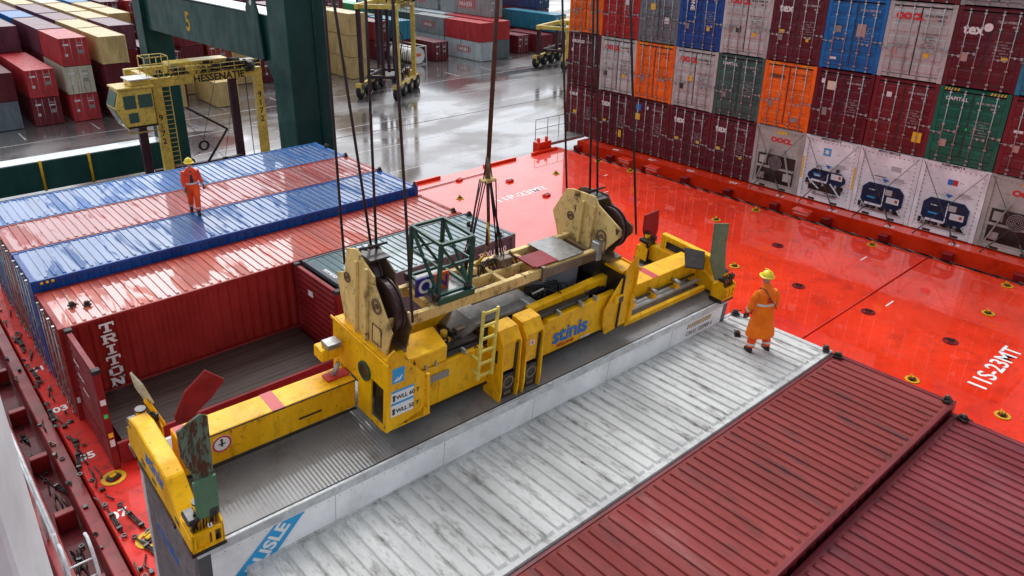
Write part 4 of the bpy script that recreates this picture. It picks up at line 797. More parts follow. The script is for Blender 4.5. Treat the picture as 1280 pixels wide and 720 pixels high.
def sheaves(x, outl, sheave_c, rad, name, sgn=1):
    b = MB(); b.prism([(x, y, z) for y, z in outl], (.035, 0, 0), CREAM, bev=.006)
    ym = sum(p[0] for p in outl)/len(outl); zt = max(p[1] for p in outl); zb = min(p[1] for p in outl)
    for dy in (-.16, .14): b.box(x-.06, x-.001, ym+dy-.03, ym+dy+.03, zb+.1, zt-.18, CREAM, bev=.006)
    for (y, z, r_) in ((ym+.45, zt-.62, .09), (ym-.42, zt-.72, .13)): b.ring((x-.012, y, z), (1, 0, 0), r_*.7, r_, .02, RUSTY, 20); b.ring((x-.014, y, z), (1, 0, 0), .0, r_*.35, .028, RUSTY, 12)
    P = [(ym-.55, zb+.18), (ym-.30, zb+.18), (ym-.30, zb+.5), (ym-.55, zb+.5)]
    for (a, c_) in zip(P, P[1:]+P[:1]): b.bar((x-.004, a[0], a[1]), (x-.004, c_[0], c_[1]), .01, .02, RUSTY)
    hp(b, 'sheave_plate')
    b = MB(); b.prism([(x+.38, y*.96+ym*.04, z-.03) for y, z in outl], (.03, 0, 0), RUSTY, bev=.006); b.box(x+.04, x+.38, ym-.16, ym+.16, zt-.10, zt-.07, GRIME); b.box(x+.04, x+.379, ym-.7, ym+.7, zb+.04, zb+.12, RUSTY)
    b.bar((x+.02, ym-.62, zb+.62), (x+.48, ym-.60, zb+.62), .05, .16, CREAM); b.tube([(x, ym+.1, zt+.02), (x+.5, ym+.1, zt+.02)], .02, dark, 6); hp(b, 'rear_plate')
    for (yc_, zc_) in sheave_c:
        for dx in (.22,):
            b = MB(); b.ring((x+dx, yc_, zc_), (1, 0, 0), .0, rad-.03, .10, paint('sheave_brown', (.045, .018, .018), .4, wear=.3, scale=3, coat=.4), 36)
            b.ring((x+dx-.06, yc_, zc_), (1, 0, 0), rad-.07, rad, .02, MATS['sheave_brown'], 36); b.ring((x+dx+.06, yc_, zc_), (1, 0, 0), rad-.07, rad, .02, MATS['sheave_brown'], 36)
            for k in range(5): a = k*2*PI/5+.4; b.ring((x+dx-.054, yc_+.3*math.cos(a), zc_+.3*math.sin(a)), (1, 0, 0), .0, .05, .006, dark, 10)
            hp(b, 'sheave_wheel')
T1 = [(1.79, 2.86), (1.47, 2.98), (1.30, 2.86), (.98, 2.72), (.96, 2.58), (.46, 1.98), (.52, 1.82), (.62, 1.42), (1.0, 1.40), (1.80, 1.40), (1.98, 1.92), (2.10, 2.28), (1.84, 2.42)]
sheaves(3.27, T1, ((1.0, 2.14), (1.58, 2.38)), .47, 'a')
T2 = [(2.36, 2.14), (2.06, 2.72), (1.9, 2.78), (1.28, 2.84), (1.16, 2.70), (.52, 2.42), (.50, 2.30), (.80, 1.92), (.95, 1.66), (1.16, 1.58), (1.86, 1.62), (2.12, 1.62)]
sheaves(8.47, T2, ((1.0, 2.26), (1.86, 2.22)), .43, 'b')
b = MB(); b.box(8.35, 8.5, .9, 1.1, 1.6, 2.0, zinc, bev=.02); b.box(3.2, 3.9, .9, 1.9, 1.30, 1.40, GRIME); b.box(8.3, 9.0, .9, 1.9, 1.30, 1.62, GRIME); hp(b, 'pin_box')
# green cable cage
cg = empty('cable_cage', OR, RO); tag(cg, 'green open tubular cage basket standing on the headblock between sheave housing and ladder', 'cage')
b = MB(); X0, X1, Y0, Y1, Z0, Z1 = 4.56, 5.22, 1.03, 1.86, 1.88, 2.90
c4 = [(X0, Y0), (X1, Y0), (X1, Y1), (X0, Y1)]
for x, y in c4: b.box(x-.03, x+.03, y-.03, y+.03, Z0, Z1, CGREEN)
for (a, c_) in zip(c4, c4[1:]+c4[:1]):
    for z in (Z1, Z0+.08): b.bar((*a, z), (*c_, z), .05, .05, CGREEN)
    b.bar((*a, Z0+.60), (*c_, Z0+.60), .035, .035, CGREEN)
for (a, c_) in ((c4[0], c4[1]), (c4[3], c4[2]), (c4[3], c4[0]), (c4[2], c4[1])): b.bar((*a, Z1-.03), (*c_, Z0+.1), .045, .045, CGREEN)
b.build('cage_frame', cg)
b = MB(); b.box(X0-.05, X1+.05, Y0-.06, Y1+.05, Z0-.05, Z0, TREAD); b.box(X0-.05, X1+.05, Y0-.09, Y0-.062, Z0-.06, Z0+.06, CGREEN); b.box(X1+.052, X1+.08, Y0-.06, Y1+.05, Z0-.06, Z0+.06, CGREEN)
for x, y in ((X0, Y0), (X0, Y1), (X1, Y0)): b.box(x-.1, x-.0, y-.05, y+.05, Z0+.0, Z0+.14, GRIME, bev=.01)
b.build('cage_floor', cg)
# ---------------------------------------------------------------- ropes
ROPE = paint('steel_rope', (.050, .042, .045), .5, .4, wear=.3, scale=6)
def rope(p_local, uv, lb, r=.022, ext=1.9, name='hoist_rope', mat=None, group='hoist ropes running up to the crane'):
    A = LW(p_local); d = ray(*uv); # point on the sight line closest to the vertical through A
    t = ((A-CAM).xy.dot(d.xy))/d.xy.dot(d.xy); Bp = CAM+d*t; E_ = A+(Bp-A)*ext
    b = MB(); b.tube([A-A, E_-A], r, mat or ROPE, 7); o = b.build(name, None, A); tag(o, lb, 'rope', group); return o
rope((3.42, 2.10, 2.40), (405, 0), 'leftmost hoist rope, running up from the left edge of the left sheave housing')
rope((3.62, 1.62, 2.88), (417, 0), 'slightly slanted hoist rope, second from the left at the left sheave housing')
rope((3.62, 1.45, 2.80), (457, 0), 'vertical hoist rope rising from the top middle of the left sheave housing')
rope((3.62, .42, 2.10), (491, 0), 'hoist rope just left of the green cage, right of the left sheave housing')
rope((8.82, 2.30, 2.25), (703, 0), 'hoist rope at the left edge of the right sheave housing')
rope((8.7, 1.62, 2.74), (742, 0), 'first of two close hoist ropes entering the top of the right sheave housing')
rope((8.82, 1.52, 2.72), (747, 0), 'second of two close hoist ropes entering the top of the right sheave housing')
rope((8.82, .42, 2.30), (788, 0), 'rightmost hoist rope, at the right edge of the right sheave housing')
# umbilical with its fanned cables
A = LW((5.95, 1.62, 3.62)); d = ray(622, 0); t = ((A-CAM).xy.dot(d.xy))/d.xy.dot(d.xy); E_ = A+(CAM+d*t-A)*1.9
um = empty('umbilical_cable', A); tag(um, 'thick rusty brown umbilical cable hanging to a bundle of fanned steel wires over the headblock', 'cable')
UMB = paint('rusty_cable', (.10, .04, .025), .6, wear=.5, scale=8, rust=.3)
b = MB(); b.tube([(0, 0, .1), E_-A], .038, UMB, 8); b.build('cable', um)
b = MB(); b.tube([(0, 0, -.05), (0, 0, .35)], .055, RUSTY, 10, r2=.04); b.box(-.13, .13, -.09, .09, -.10, -.03, CREAM, bev=.02); [b.tube([(s_*.10, 0, -.05), (s_*.03, 0, .34)], .012, dark, 5) for s_ in (-1, 1)]; b.tube([(0, 0, -.1), (.02, 0, -.8), (.0, .02, -1.3)], .03, UMB, 8)
b.tube([(.0, .0, -.85), (.03, .0, -1.2), (-.08, .02, -1.5), (-.3, 0, -1.62)], .025, MATS['socket_yellow'], 8); b.build('cable_clamp', um)
b = MB(); rh = random.Random(2)
for s in (-1, 1):
    for i in range(6):
        o0 = Vector((s*.12+rh.uniform(-.03, .03), rh.uniform(-.12, .12), -.06)); Pt = LW((5.95+s*.48+rh.uniform(-.09, .09), 1.55+rh.uniform(-.16, .16), 1.86))-A
        b.tube([o0, o0.lerp(Pt, .5)+Vector((rh.uniform(-.02, .02), 0, -.04)), Pt], .012, dark, 5)
b.build('wire_bundle', um)
#==PEOPLE==
# ---------------------------------------------------------------- people
def loft(bm, rings, n=14):
    R_ = []
    for (c, rx, ry, ax) in rings:
        c = Vector(c); ax = Vector(ax).normalized(); u = Vector((0, 1, 0)) if abs(ax.y) < .8 else Vector((1, 0, 0)); u = (u-ax*u.dot(ax)).normalized(); v = ax.cross(u)
        R_.append([bm.verts.new(c+v*rx*math.cos(2*PI*i/n)+u*ry*math.sin(2*PI*i/n)) for i in range(n)])
    for a, b in zip(R_, R_[1:]):
        for i in range(n): bm.faces.new((a[i], a[(i+1) % n], b[(i+1) % n], b[i]))
    bm.faces.new(R_[0][::-1]); bm.faces.new(R_[-1])
def chain(bm, pts, rad, n=12, flatn=1.0):
    pts = [Vector(p) for p in pts]; rg = []
    for i, p in enumerate(pts):
        d = pts[min(i+1, len(pts)-1)]-pts[max(0, i-1)]; rg.append((p, rad[i], rad[i]*flatn, d))
    loft(bm, rg, n)
def remeshed(bm, name, mat, parent, vox=.014, sm=3):
    bmesh.ops.recalc_face_normals(bm, faces=bm.faces)
    me = bpy.data.meshes.new(name); bm.to_mesh(me); bm.free(); o = bpy.data.objects.new(name, me); col.objects.link(o)
    md = o.modifiers.new('r', 'REMESH'); md.mode = 'VOXEL'; md.voxel_size = vox; md.use_smooth_shade = True
    s_ = o.modifiers.new('s', 'SMOOTH'); s_.iterations = sm; s_.factor = .5
    dg = bpy.context.evaluated_depsgraph_get(); m2 = bpy.data.meshes.new_from_object(o.evaluated_get(dg)); bpy.data.objects.remove(o); m2.materials.clear(); m2.materials.append(mat)
    for p in m2.polygons: p.use_smooth = True
    o = bpy.data.objects.new(name, m2); col.objects.link(o); o.parent = parent; return o
SKIN = flat('skin', (.50, .26, .17), .55); HIVIS = paint('orange_rainwear', (1.0, .17, .0), .5, wear=.03, dirt=(.7, .12, .01), scale=4, coat=.08, coat_r=.25, bump=.3)
HIR = paint('red_orange_jacket', (.80, .060, .015), .45, wear=.2, dirt=(.3, .02, .01), scale=5, coat=.2, bump=.3); HIT = paint('orange_trousers', (.95, .075, .006), .5, wear=.15, dirt=(.4, .03, .01), scale=5)
BOOT = paint('black_boots', (.02, .02, .025), .4, wear=.2, scale=5); HELM = paint('yellow_helmet', (.85, .62, .02), .3, wear=.08, scale=4, coat=.5); REFL = flat('reflective_band', (.62, .62, .60), .3); GLOVE = paint('dark_gloves', (.03, .03, .035), .6, wear=.2, scale=8)
def hand(bm, wp, d, side, curl=.5):
    """palm and five fingers from wrist point wp pointing along d"""
    wp = Vector(wp); d = Vector(d).normalized(); s_ = d.cross(Vector((0, 0, 1)) if abs(d.z) < .9 else Vector((1, 0, 0))).normalized()*side; nrm = d.cross(s_)
    chain(bm, [wp-d*.03, wp+d*.02, wp+d*.06, wp+d*.095], [.026, .032, .038, .034], 10, .55)
    for k, (o_, ln) in enumerate(((-.030, .07), (-.010, .08), (.010, .076), (.029, .06))):
        b0 = wp+d*.085+s_*o_; b1 = b0+d*ln*.45+nrm*.008; b2 = b1+(d*(1-curl)+nrm*curl)*ln*.35; b3 = b2+(d*(1-curl*1.6)+nrm*curl)*ln*.25
        chain(bm, [b0-d*.02, b1, b2, b3], [.0095, .0092, .0085, .007], 7)
    b0 = wp+d*.035-s_*.03; chain(bm, [b0, b0-s_*.03+d*.025+nrm*.008, b0-s_*.038+d*.058+nrm*.018], [.012, .0105, .008], 7)
def head(bm, c, fwd):
    c = Vector(c); f = Vector(fwd).normalized(); s_ = f.cross(Vector((0, 0, 1))).normalized(); z = Vector((0, 0, 1))
    rings = []
    for h, r in ((-.115, .035), (-.10, .055), (-.06, .068), (0, .078), (.05, .08), (.09, .066), (.118, .03)): rings.append((c+z*h+f*(.012 if h < 0 else 0), r*1.16 if abs(f.x) > .5 else r, r if abs(f.x) > .5 else r*1.16, z))
    loft(bm, rings, 16)
    chain(bm, [c+f*.075+z*.02, c+f*.105-z*.022, c+f*.088-z*.034], [.009, .014, .009], 8)
    for s in (-1, 1): chain(bm, [c+s_*s*.076+z*.025, c+s_*s*.088, c+s_*s*.078-z*.028], [.010, .014, .009], 7)
    chain(bm, [c+f*.085-z*.06-s_*.025, c+f*.094-z*.06, c+f*.085-z*.06+s_*.025], [.006, .009, .006], 6)
    chain(bm, [c-z*.09-f*.01, c-z*.19-f*.02], [.052, .058], 12)
def helmet(parent, c, fwd):
    b = MB(); c = Vector(c); f = Vector(fwd).normalized(); n = 20; rg = []
    for k in range(7):
        a = k/6*PI/2*.97; rr = .128*math.cos(a); zz = .035+.125*math.sin(a); rg.append([b.bm.verts.new(c+Vector((rr*math.cos(2*PI*i/n), rr*math.sin(2*PI*i/n)*1.0, zz))) for i in range(n)])
    k_ = b.mi(HELM)
    for p, q_ in zip(rg, rg[1:]):
        for i in range(n): f_ = b.bm.faces.new((p[i], p[(i+1) % n], q_[(i+1) % n], q_[i])); f_.material_index = k_; f_.smooth = True
    b.bm.faces.new(rg[-1]).material_index = k_
    out = []
    for i in range(n):
        dd = Vector((math.cos(2*PI*i/n), math.sin(2*PI*i/n), 0)); e = .018+.055*max(0, dd.dot(f))**2; out.append((b.bm.verts.new(c+dd*(.128+e)+Vector((0, 0, .026))), b.bm.verts.new(c+dd*(.128+e)+Vector((0, 0, .018)))))
    for i in range(n):
        j = (i+1) % n
        for q_ in ((rg[0][i], rg[0][j], out[j][0], out[i][0]), (out[i][0], out[j][0], out[j][1], out[i][1]), (out[i][1], out[j][1], rg[0][j], rg[0][i])):
            b.bm.faces.new(q_).material_index = k_
    b.tube([c-f*.12+Vector((0, 0, .15)), c+Vector((0, 0, .172)), c+f*.12+Vector((0, 0, .15))], .012, HELM, 6)
    b.build('helmet', parent)
def band(parent, c, ax, rx, ry, h=.045, name='reflective_band'):
    b = bmesh.new(); loft(b, [(Vector(c)-Vector(ax)*h/2, rx, ry, ax), (Vector(c)+Vector(ax)*h/2, rx, ry, ax)], 24); me = bpy.data.meshes.new(name); bmesh.ops.recalc_face_normals(b, faces=b.faces); b.to_mesh(me); b.free(); me.materials.append(REFL)
    o = bpy.data.objects.new(name, me); col.objects.link(o); o.parent = parent
# man in the long orange coat; local +x is the way he faces
def man_coat():
    r = empty('person', (10.98, -1.58, 3.045), (0, 0, R(62))); tag(r, 'person in a long orange raincoat seen from behind, standing on the white roof', 'person')
    bm = bmesh.new(); head(bm, (.05, 0, 1.70), (1, 0, 0)); loft(bm, [((0, 0, .95), .11, .15, (0, 0, 1)), ((0, 0, 1.2), .11, .16, (0, 0, 1)), ((0, 0, 1.42), .10, .17, (0, 0, 1)), ((0, 0, 1.50), .06, .07, (0, 0, 1)), ((.01, 0, 1.56), .05, .05, (0, 0, 1))])
    for s in (-1, 1):
        chain(bm, [(0, s*.1, .98), (.02, s*.13, .52), (0, s*.15, .1)], [.085, .06, .045]); chain(bm, [(0, s*.19, 1.42), (.02, s*.25, 1.14), (.12, s*.27, .92)], [.05, .042, .03])
        hand(bm, (.13, s*.27, .90), (.35, 0, -1), s)
    remeshed(bm, 'body', SKIN, r, .011, 1)
    bm = bmesh.new()
    loft(bm, [((0, 0, .40), .235, .325, (0, 0, 1)), ((0, 0, .62), .215, .29, (0, 0, 1)), ((0, 0, .95), .17, .225, (0, 0, 1)), ((0, 0, 1.2), .155, .215, (0, 0, 1)), ((0, 0, 1.38), .145, .225, (0, 0, 1)), ((0, 0, 1.47), .11, .17, (0, 0, 1)), ((0, 0, 1.54), .085, .09, (0, 0, 1)), ((.01, 0, 1.60), .082, .085, (0, 0, 1))], 20)
    for s in (-1, 1): chain(bm, [(0, s*.17, 1.43), (0, s*.24, 1.33), (.02, s*.285, 1.12), (.12, s*.29, .93)], [.075, .082, .070, .058])
    for k in range(7): a = -2.6+k*.8; chain(bm, [(.22*math.cos(a), .30*math.sin(a), .42), (.15*math.cos(a), .20*math.sin(a), .98)], [.03, .012], 6)
    remeshed(bm, 'raincoat', HIVIS, r, .013, 4)
    band(r, (0, 0, 1.17), (0, 0, 1), .163, .224); 
    for s in (-1, 1): band(r, (.09, s*.2895, 1.0), (.46, 0, -.88), .064, .064, .05)
    bm = bmesh.new()
    for s in (-1, 1): chain(bm, [(0, s*.10, .62), (.0, s*.15, .40), (-.01, s*.20, .12)], [.11, .10, .088])
    remeshed(bm, 'trousers', HIT, r, .014, 3)
    for s in (-1, 1): band(r, (-.004, s*.186, .21), (0, 0, 1), .097, .097, .05)
    for s in (-1, 1):
        bm = bmesh.new(); loft(bm, [((.03, s*.21, .005), .145, .055, (0, 0, 1)), ((.03, s*.21, .05), .145, .058, (0, 0, 1)), ((.0, s*.206, .095), .10, .058, (0, 0, 1)), ((-.02, s*.20, .2), .062, .06, (0, 0, 1))]); remeshed(bm, 'boot', BOOT, r, .011, 2)
    bm = bmesh.new(); hand(bm, (.13, .27, .90), (.35, 0, -1), 1); hand(bm, (.13, -.27, .90), (.35, 0, -1), -1)
    bmesh.ops.scale(bm, vec=(1.0,)*3, verts=bm.verts)
    for v in bm.verts: c_ = Vector((.16, .27 if v.co.y > 0 else -.27, .84)); v.co = c_+(v.co-c_)*1.13
    remeshed(bm, 'gloves', GLOVE, r, .006, 1)
    helmet(r, (.05, 0, 1.73), (1, 0, 0))
    b = MB(); b.tube([(.16, .10, 1.1), (.10, .17, 1.40), (0, .13, 1.535), (-.10, .08, 1.50), (-.165, -.02, 1.30), (-.175, -.12, 1.20), (-.13, -.215, 1.06), (0, -.24, 1.0)], .009, GLOVE, 6); b.build('shoulder_strap', r)
    joined_text([('PSA', .05, redm, '-x', (-.163, .05, 1.30), B_), ('HNN', .05, redm, '-x', (-.168, .05, 1.24), B_)], 'back_lettering', r)
    return r
man_coat()
rd = empty('handheld_radio', Vector((10.98, -1.58, 3.045))+Matrix.Rotation(R(62), 3, 'Z') @ Vector((.21, .29, .78))); tag(rd, 'black handheld radio in the left hand of the person in the long coat', 'radio')
b = MB(); b.box(-.03, .03, -.018, .018, -.06, .06, BOOT, bev=.006); b.build('radio_body', rd); b = MB(); b.tube([(.015, 0, .06), (.015, 0, .17)], .006, BOOT, 6); b.build('antenna', rd)
def man_walk():
    r = empty('person', (5.0, 14.85, 2.888), (0, 0, R(-100))); tag(r, 'person in red orange jacket walking towards the camera across the blue and pink roofs', 'person')
    bm = bmesh.new(); head(bm, (.08, 0, 1.66), (1, 0, -.25)); loft(bm, [((0, 0, .92), .11, .15, (0, 0, 1)), ((0, 0, 1.2), .11, .16, (0, 0, 1)), ((.02, 0, 1.40), .10, .17, (0, 0, 1)), ((.03, 0, 1.48), .06, .07, (0, 0, 1)), ((.04, 0, 1.54), .05, .05, (0, 0, 1))])
    L_ = [(0, .09, .95), (.18, .08, .52), (.20, .06, .10)]; R__ = [(0, -.09, .95), (-.02, -.09, .50), (-.24, -.08, .16)]
    chain(bm, L_, [.085, .06, .045]); chain(bm, R__, [.085, .06, .045])
    A1 = [(.02, .19, 1.40), (-.06, .27, 1.14), (.02, .33, .92)]; A2 = [(.02, -.19, 1.40), (.05, -.25, 1.12), (.12, -.22, .90)]
    chain(bm, A1, [.05, .042, .03]); chain(bm, A2, [.05, .042, .03]); hand(bm, (.04, .335, .90), (.3, .1, -1), 1); hand(bm, (.14, -.22, .88), (.3, 0, -1), -1)
    remeshed(bm, 'body', SKIN, r, .011, 1)
    bm = bmesh.new(); loft(bm, [((0, 0, .78), .16, .235, (0, 0, 1)), ((0, 0, .95), .15, .21, (0, 0, 1)), ((.01, 0, 1.2), .145, .205, (0, 0, 1)), ((.02, 0, 1.36), .135, .215, (0, 0, 1)), ((.03, 0, 1.45), .10, .16, (0, 0, 1)), ((.04, 0, 1.53), .075, .085, (0, 0, 1))], 20)
    for P in (A1, A2): p = [Vector(v) for v in P]; chain(bm, [p[0]+Vector((0, 0, .02)), p[0].lerp(p[1], .5), p[1], p[1].lerp(p[2], .8)], [.078, .078, .068, .056])
    remeshed(bm, 'jacket', HIR, r, .013, 3)
    bm = bmesh.new(); loft(bm, [((.06, 0, 1.0), .115, .10, (0, 0, 1)), ((.07, 0, 1.25), .095, .085, (0, 0, 1)), ((.07, 0, 1.44), .075, .07, (0, 0, 1))]); remeshed(bm, 'dark_shirt', paint('navy_shirt', (.02, .03, .06), .7, scale=5), r, .013, 2)
    bm = bmesh.new(); chain(bm, [(0, .07, 1.0), (.10, .09, .74), (.19, .08, .50), (.20, .06, .14)], [.125, .115, .092, .088]); chain(bm, [(0, -.07, 1.0), (-.0, -.09, .74), (-.03, -.09, .50), (-.22, -.08, .19)], [.125, .115, .092, .085])
    loft(bm, [((.02, 0, .84), .15, .18, (0, 0, 1)), ((.02, 0, 1.06), .158, .17, (0, 0, 1))]); remeshed(bm, 'trousers', HIT, r, .014, 3)
    band(r, (.025, 0, 1.03), (0, 0, 1), .172, .20); band(r, (.2, .065, .24), (.02, 0, 1), .096, .096, .045); band(r, (-.17, -.083, .27), (.52, 0, .85), .094, .094, .045)
    for c_, t_ in (((.22, .06), 0), ((-.25, -.08), .055)):
        bm = bmesh.new(); x_, y_ = c_; loft(bm, [((x_+.03, y_, .005+t_*.4), .14, .052, (0, 0, 1)), ((x_+.03, y_, .05+t_*.4), .14, .055, (0, 0, 1)), ((x_+.0, y_, .095+t_*.5), .10, .055, (0, 0, 1)), ((x_-.015, y_, .19+t_), .062, .06, (0, 0, 1))]); remeshed(bm, 'boot', HIR if False else BOOT, r, .011, 2)
    bm = bmesh.new(); hand(bm, (.04, .335, .90), (.3, .1, -1), 1); hand(bm, (.14, -.22, .88), (.3, 0, -1), -1)
    for v in bm.verts: c_ = Vector((.08, .345, .84)) if v.co.y > 0 else Vector((.17, -.22, .82)); v.co = c_+(v.co-c_)*1.13
    remeshed(bm, 'gloves', GLOVE, r, .006, 1)
    helmet(r, (.08, 0, 1.69), (1, 0, 0)); return r
man_walk()
#==QUAY==
# ---------------------------------------------------------------- quay crane
GR = paint('crane_green', (.003, .050, .044), .5, wear=.35, dirt=(.010, .028, .024), scale=.7, coat=.06, rust=.06, stretch=(1, 1, .5))
GRT = paint('crane_green_pale', (.50, .56, .58), .35, wear=.15, scale=.5, coat=.8)
qc = empty('quay_crane', (16.2, 29, QZ)); tag(qc, 'dark green steel quay crane portal with yellow number 5 on its upper beam', 'crane')
def at(b, name): o = b.build(name, qc, (-16.2, -29, -QZ)); return o
b = MB(); b.box(15.1, 17.3, 28.0, 30.2, QZ+.6, 22, GR, bev=.06)
for z in (-2, 3.5, 9): b.box(15.08, 15.1, 27.98, 30.22, z, z+.05, GR); b.box(15.08, 17.32, 27.98, 28.0, z, z+.05, GR)
b.tube([(16.6, 27.93, QZ+1), (16.6, 27.93, 20)], .06, GR, 8); at(b, 'seaside_leg')
b = MB(); b.box(15.1, 17.0, 50.9, 53.0, QZ+.6, 22, GR, bev=.06); b.box(14.98, 15.1, 50.88, 51.1, -1, 22, GR); at(b, 'landside_leg')
b = MB(); b.prism([(15.3, 30.2, 4.45), (15.3, 30.2, 6.95), (15.3, 50.9, 6.75), (15.3, 50.9, 4.20)], (1.5, 0, 0), GR, bev=.03); b.box(15.2, 16.9, 30.25, 50.85, 6.95, 7.0, GRT)
b.prism([(15.4, 30.15, 4.4), (15.4, 30.15, 2.9), (15.4, 30.9, 3.6), (15.4, 31.6, 4.4)], (1.2, 0, 0), GR); at(b, 'portal_beam')
b = MB(); b.prism([(15.05, 32.4, 4.6), (15.05, 32.7, 7.2), (15.05, 32.2, 7.9), (15.05, 31.6, 7.8), (15.05, 31.2, 7.0), (15.05, 31.0, 4.6)], (.12, 0, 0), GR, bev=.02); b.disc((15.04, 31.9, 7.5), (1, 0, 0), .14, .05, wht, 16); b.box(15.04, 15.29, 31.2, 31.3, 4.5, 6.9, GR); at(b, 'lifting_lug')
joined_text([('5', 1.7, MATS['socket_yellow'], '-x', (15.288, 42.9, 4.95), dict(bold=.03, ext=.004))], 'number', qc).location = (-16.2, -29, -QZ)
b = MB(); b.box(-30, 15.08, 50.9, 52.6, QZ+.5, QZ+2.6, GR, bev=.05); b.box(-30, 15.05, 50.95, 52.55, QZ+2.6, QZ+2.65, GRT)
at(b, 'sill_beam')
b = MB()
for x in (3.4, 6.55, 9.7): b.tube([(x, 50.78, QZ+.5), (x, 50.78, QZ+2.72)], .09, MATS['socket_yellow'], 8)
at(b, 'yellow_pipe')
b = MB()
for x0 in (-2, 15.2):
    for i in range(4):
        for yy in (29.0, 51.9): b.disc((x0+.4+i*.55, yy, QZ+.33), (0, 1, 0), .3, .16, dark, 18)
at(b, 'rail_wheel')
# ---------------------------------------------------------------- straddle carriers
SY_ = paint('carrier_yellow', (.72, .52, .10), .45, wear=.6, dirt=(.10, .06, .02), scale=1.6, rust=.40, coat=.3)
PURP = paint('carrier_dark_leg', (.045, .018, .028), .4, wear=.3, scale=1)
GLASS = bpy.data.materials.new('cab_glass'); nodes(GLASS); _g = GLASS.node_tree.nodes['Principled BSDF']; _g.inputs['Base Color'].default_value = (.05, .12, .10, 1); _g.inputs['Roughness'].default_value = .05
def wheel(b, x, y, z, r_=.62, ax=(1, 0, 0), wd=.42):
    b.disc((x, y, z), ax, r_, wd, rubber, 22); b.disc((x, y, z), ax, r_*.42, wd+.03, GRIME, 14); b.disc((x, y, z), ax, r_*.18, wd+.08, SY_, 10)
def carrier(loc, rz, label, Lx=7.2, Wy=4.6, Ht=10.2, num='9172', cab=True):
    r = empty('straddle_carrier', loc, (0, 0, rz)); tag(r, label, 'straddle carrier', 'straddle carriers on the quay')
    lg = [(0, 0), (Lx, 0), (0, Wy), (Lx, Wy)]
    for i, (x, y) in enumerate(lg):
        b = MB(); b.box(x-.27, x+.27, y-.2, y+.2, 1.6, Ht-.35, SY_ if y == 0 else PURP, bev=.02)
        if y == 0: b.box(x-.275, x+.275, y-.21, y-.2, 1.6, Ht-.6, SY_)
        b.build('leg', r)
    for y in (0, Wy):
        b = MB(); b.box(-1.0, Lx+1.0, y-.2, y+.2, 1.15, 1.62, SY_, bev=.03); b.box(-1.2, -1.0, y-.3, y+.3, .7, 1.7, SY_)
        for k in range(5): b.prism([(-1.0+k*.35, y-.285, 1.05), (-.85+k*.35, y-.285, 1.05), (-.7+k*.35, y-.285, 1.55), (-.85+k*.35, y-.285, 1.55)], (0, -.01, 0), GRIME)
        b.build('bogie_beam', r)
        for k in range(4):
            b = MB(); wheel(b, -.6+k*(Lx+1.2)/3, y, .78, .78, (0, 1, 0), .5); b.build('wheel', r)
    for y in (0, Wy):
        b = MB(); b.box(-.5, Lx+.3, y-.22, y+.22, Ht-.55, Ht, SY_, bev=.02); b.build('top_beam', r)
    b = MB()
    for x in (0, Lx): b.box(x-.2, x+.2, .23, Wy-.23, Ht-.5, Ht-.05, SY_)
    b.build('cross_beam', r)
    joined_text([('HESSENATIE', .62, blk, '-y', (2.3 if cab else 1.0, -.232, Ht-.50), dict(bold=.018, ext=.003))]+[(c_, .55, blk, '-y', (Lx-.16, -.215, Ht-2.0-k*.55), dict(bold=.012, ext=.003)) for k, c_ in enumerate(num)]+[(c_, .5, blk, '-y', (-.16, -.215, Ht-2.6-k*.5), dict(bold=.012, ext=.003)) for k, c_ in enumerate(num)], 'lettering', r)
    # engine deck and machinery
    b = MB(); b.box(1.2, 5.0, .5, 1.8, Ht+.02, Ht+.7, SY_, bev=.04); b.box(.9, 5.2, -.15, .3, Ht+.70, Ht+.95, SY_, bev=.03) if False else None
    b.box(2.0, 3.0, -.2, .4, Ht-.0, Ht+.5, SY_, bev=.03)
    for k in range(16):
        x = 1.5+k*.33; b.tube([(x, .1, Ht+.05), (x+.2, .2, Ht+.5), (x+.45, .15, Ht+.1)], .06, GRIME, 6)
    for k in range(34):
        x = rnd.uniform(.2, 6.2); y = rnd.uniform(-.3, 1.2); z = Ht+rnd.uniform(0, .35); q1, q2, q3 = rnd.uniform(.08, .5), rnd.uniform(.08, .3), rnd.uniform(.08, .4)
        b.box(x, x+q1, y, y+q2, z, z+q3, rnd.choice((GRIME, GRIME, SY_, zinc, RUSTY)), bev=.01)
    for k in range(20):
        x = rnd.uniform(.6, 5.6); b.tube([(x, -.25, Ht+.05), (x+rnd.uniform(.1, .4), -.3, Ht+rnd.uniform(.3, .7)), (x+rnd.uniform(.5, .9), -.2, Ht+.1)], .035, GRIME, 5)
    b.box(3.4, 6.8, .4, 1.2, Ht+.02, Ht+.45, GRIME, bev=.05); b.disc((Lx-.6, -.3, Ht+.15), (1, 0, 0), .35, .5, GRIME, 14); b.disc((Lx-1.5, .0, Ht+.45), (1, 0, 0), .32, .7, rubber, 14); b.build('engine', r)
    b = MB()
    for x in [-.4+k*.9 for k in range(9)]: b.tube([(x, -.35, Ht-.1), (x, -.35, Ht+.55)], .025, SY_, 5)
    for z in (Ht+.3, Ht+.55): b.tube([(-.4, -.35, z), (6.8, -.35, z)], .025, SY_, 5)
    for x in (-.5, .2, .9): b.tube([(x, -.3, Ht), (x, -.3, Ht+1.3)], .03, SY_, 5); b.tube([(x, .9, Ht), (x, .9, Ht+1.3)], .03, SY_, 5)
    for z in (Ht+.7, Ht+1.3): b.tube([(-.5, -.3, z), (.9, -.3, z), (.9, .9, z), (-.5, .9, z), (-.5, -.3, z)], .03, SY_, 5)
    b.build('guard_rail', r)
    b = MB()
    for x in (.45, .95): b.tube([(x, .35, 1.6), (x, .35, Ht-.5)], .03, SY_, 6)
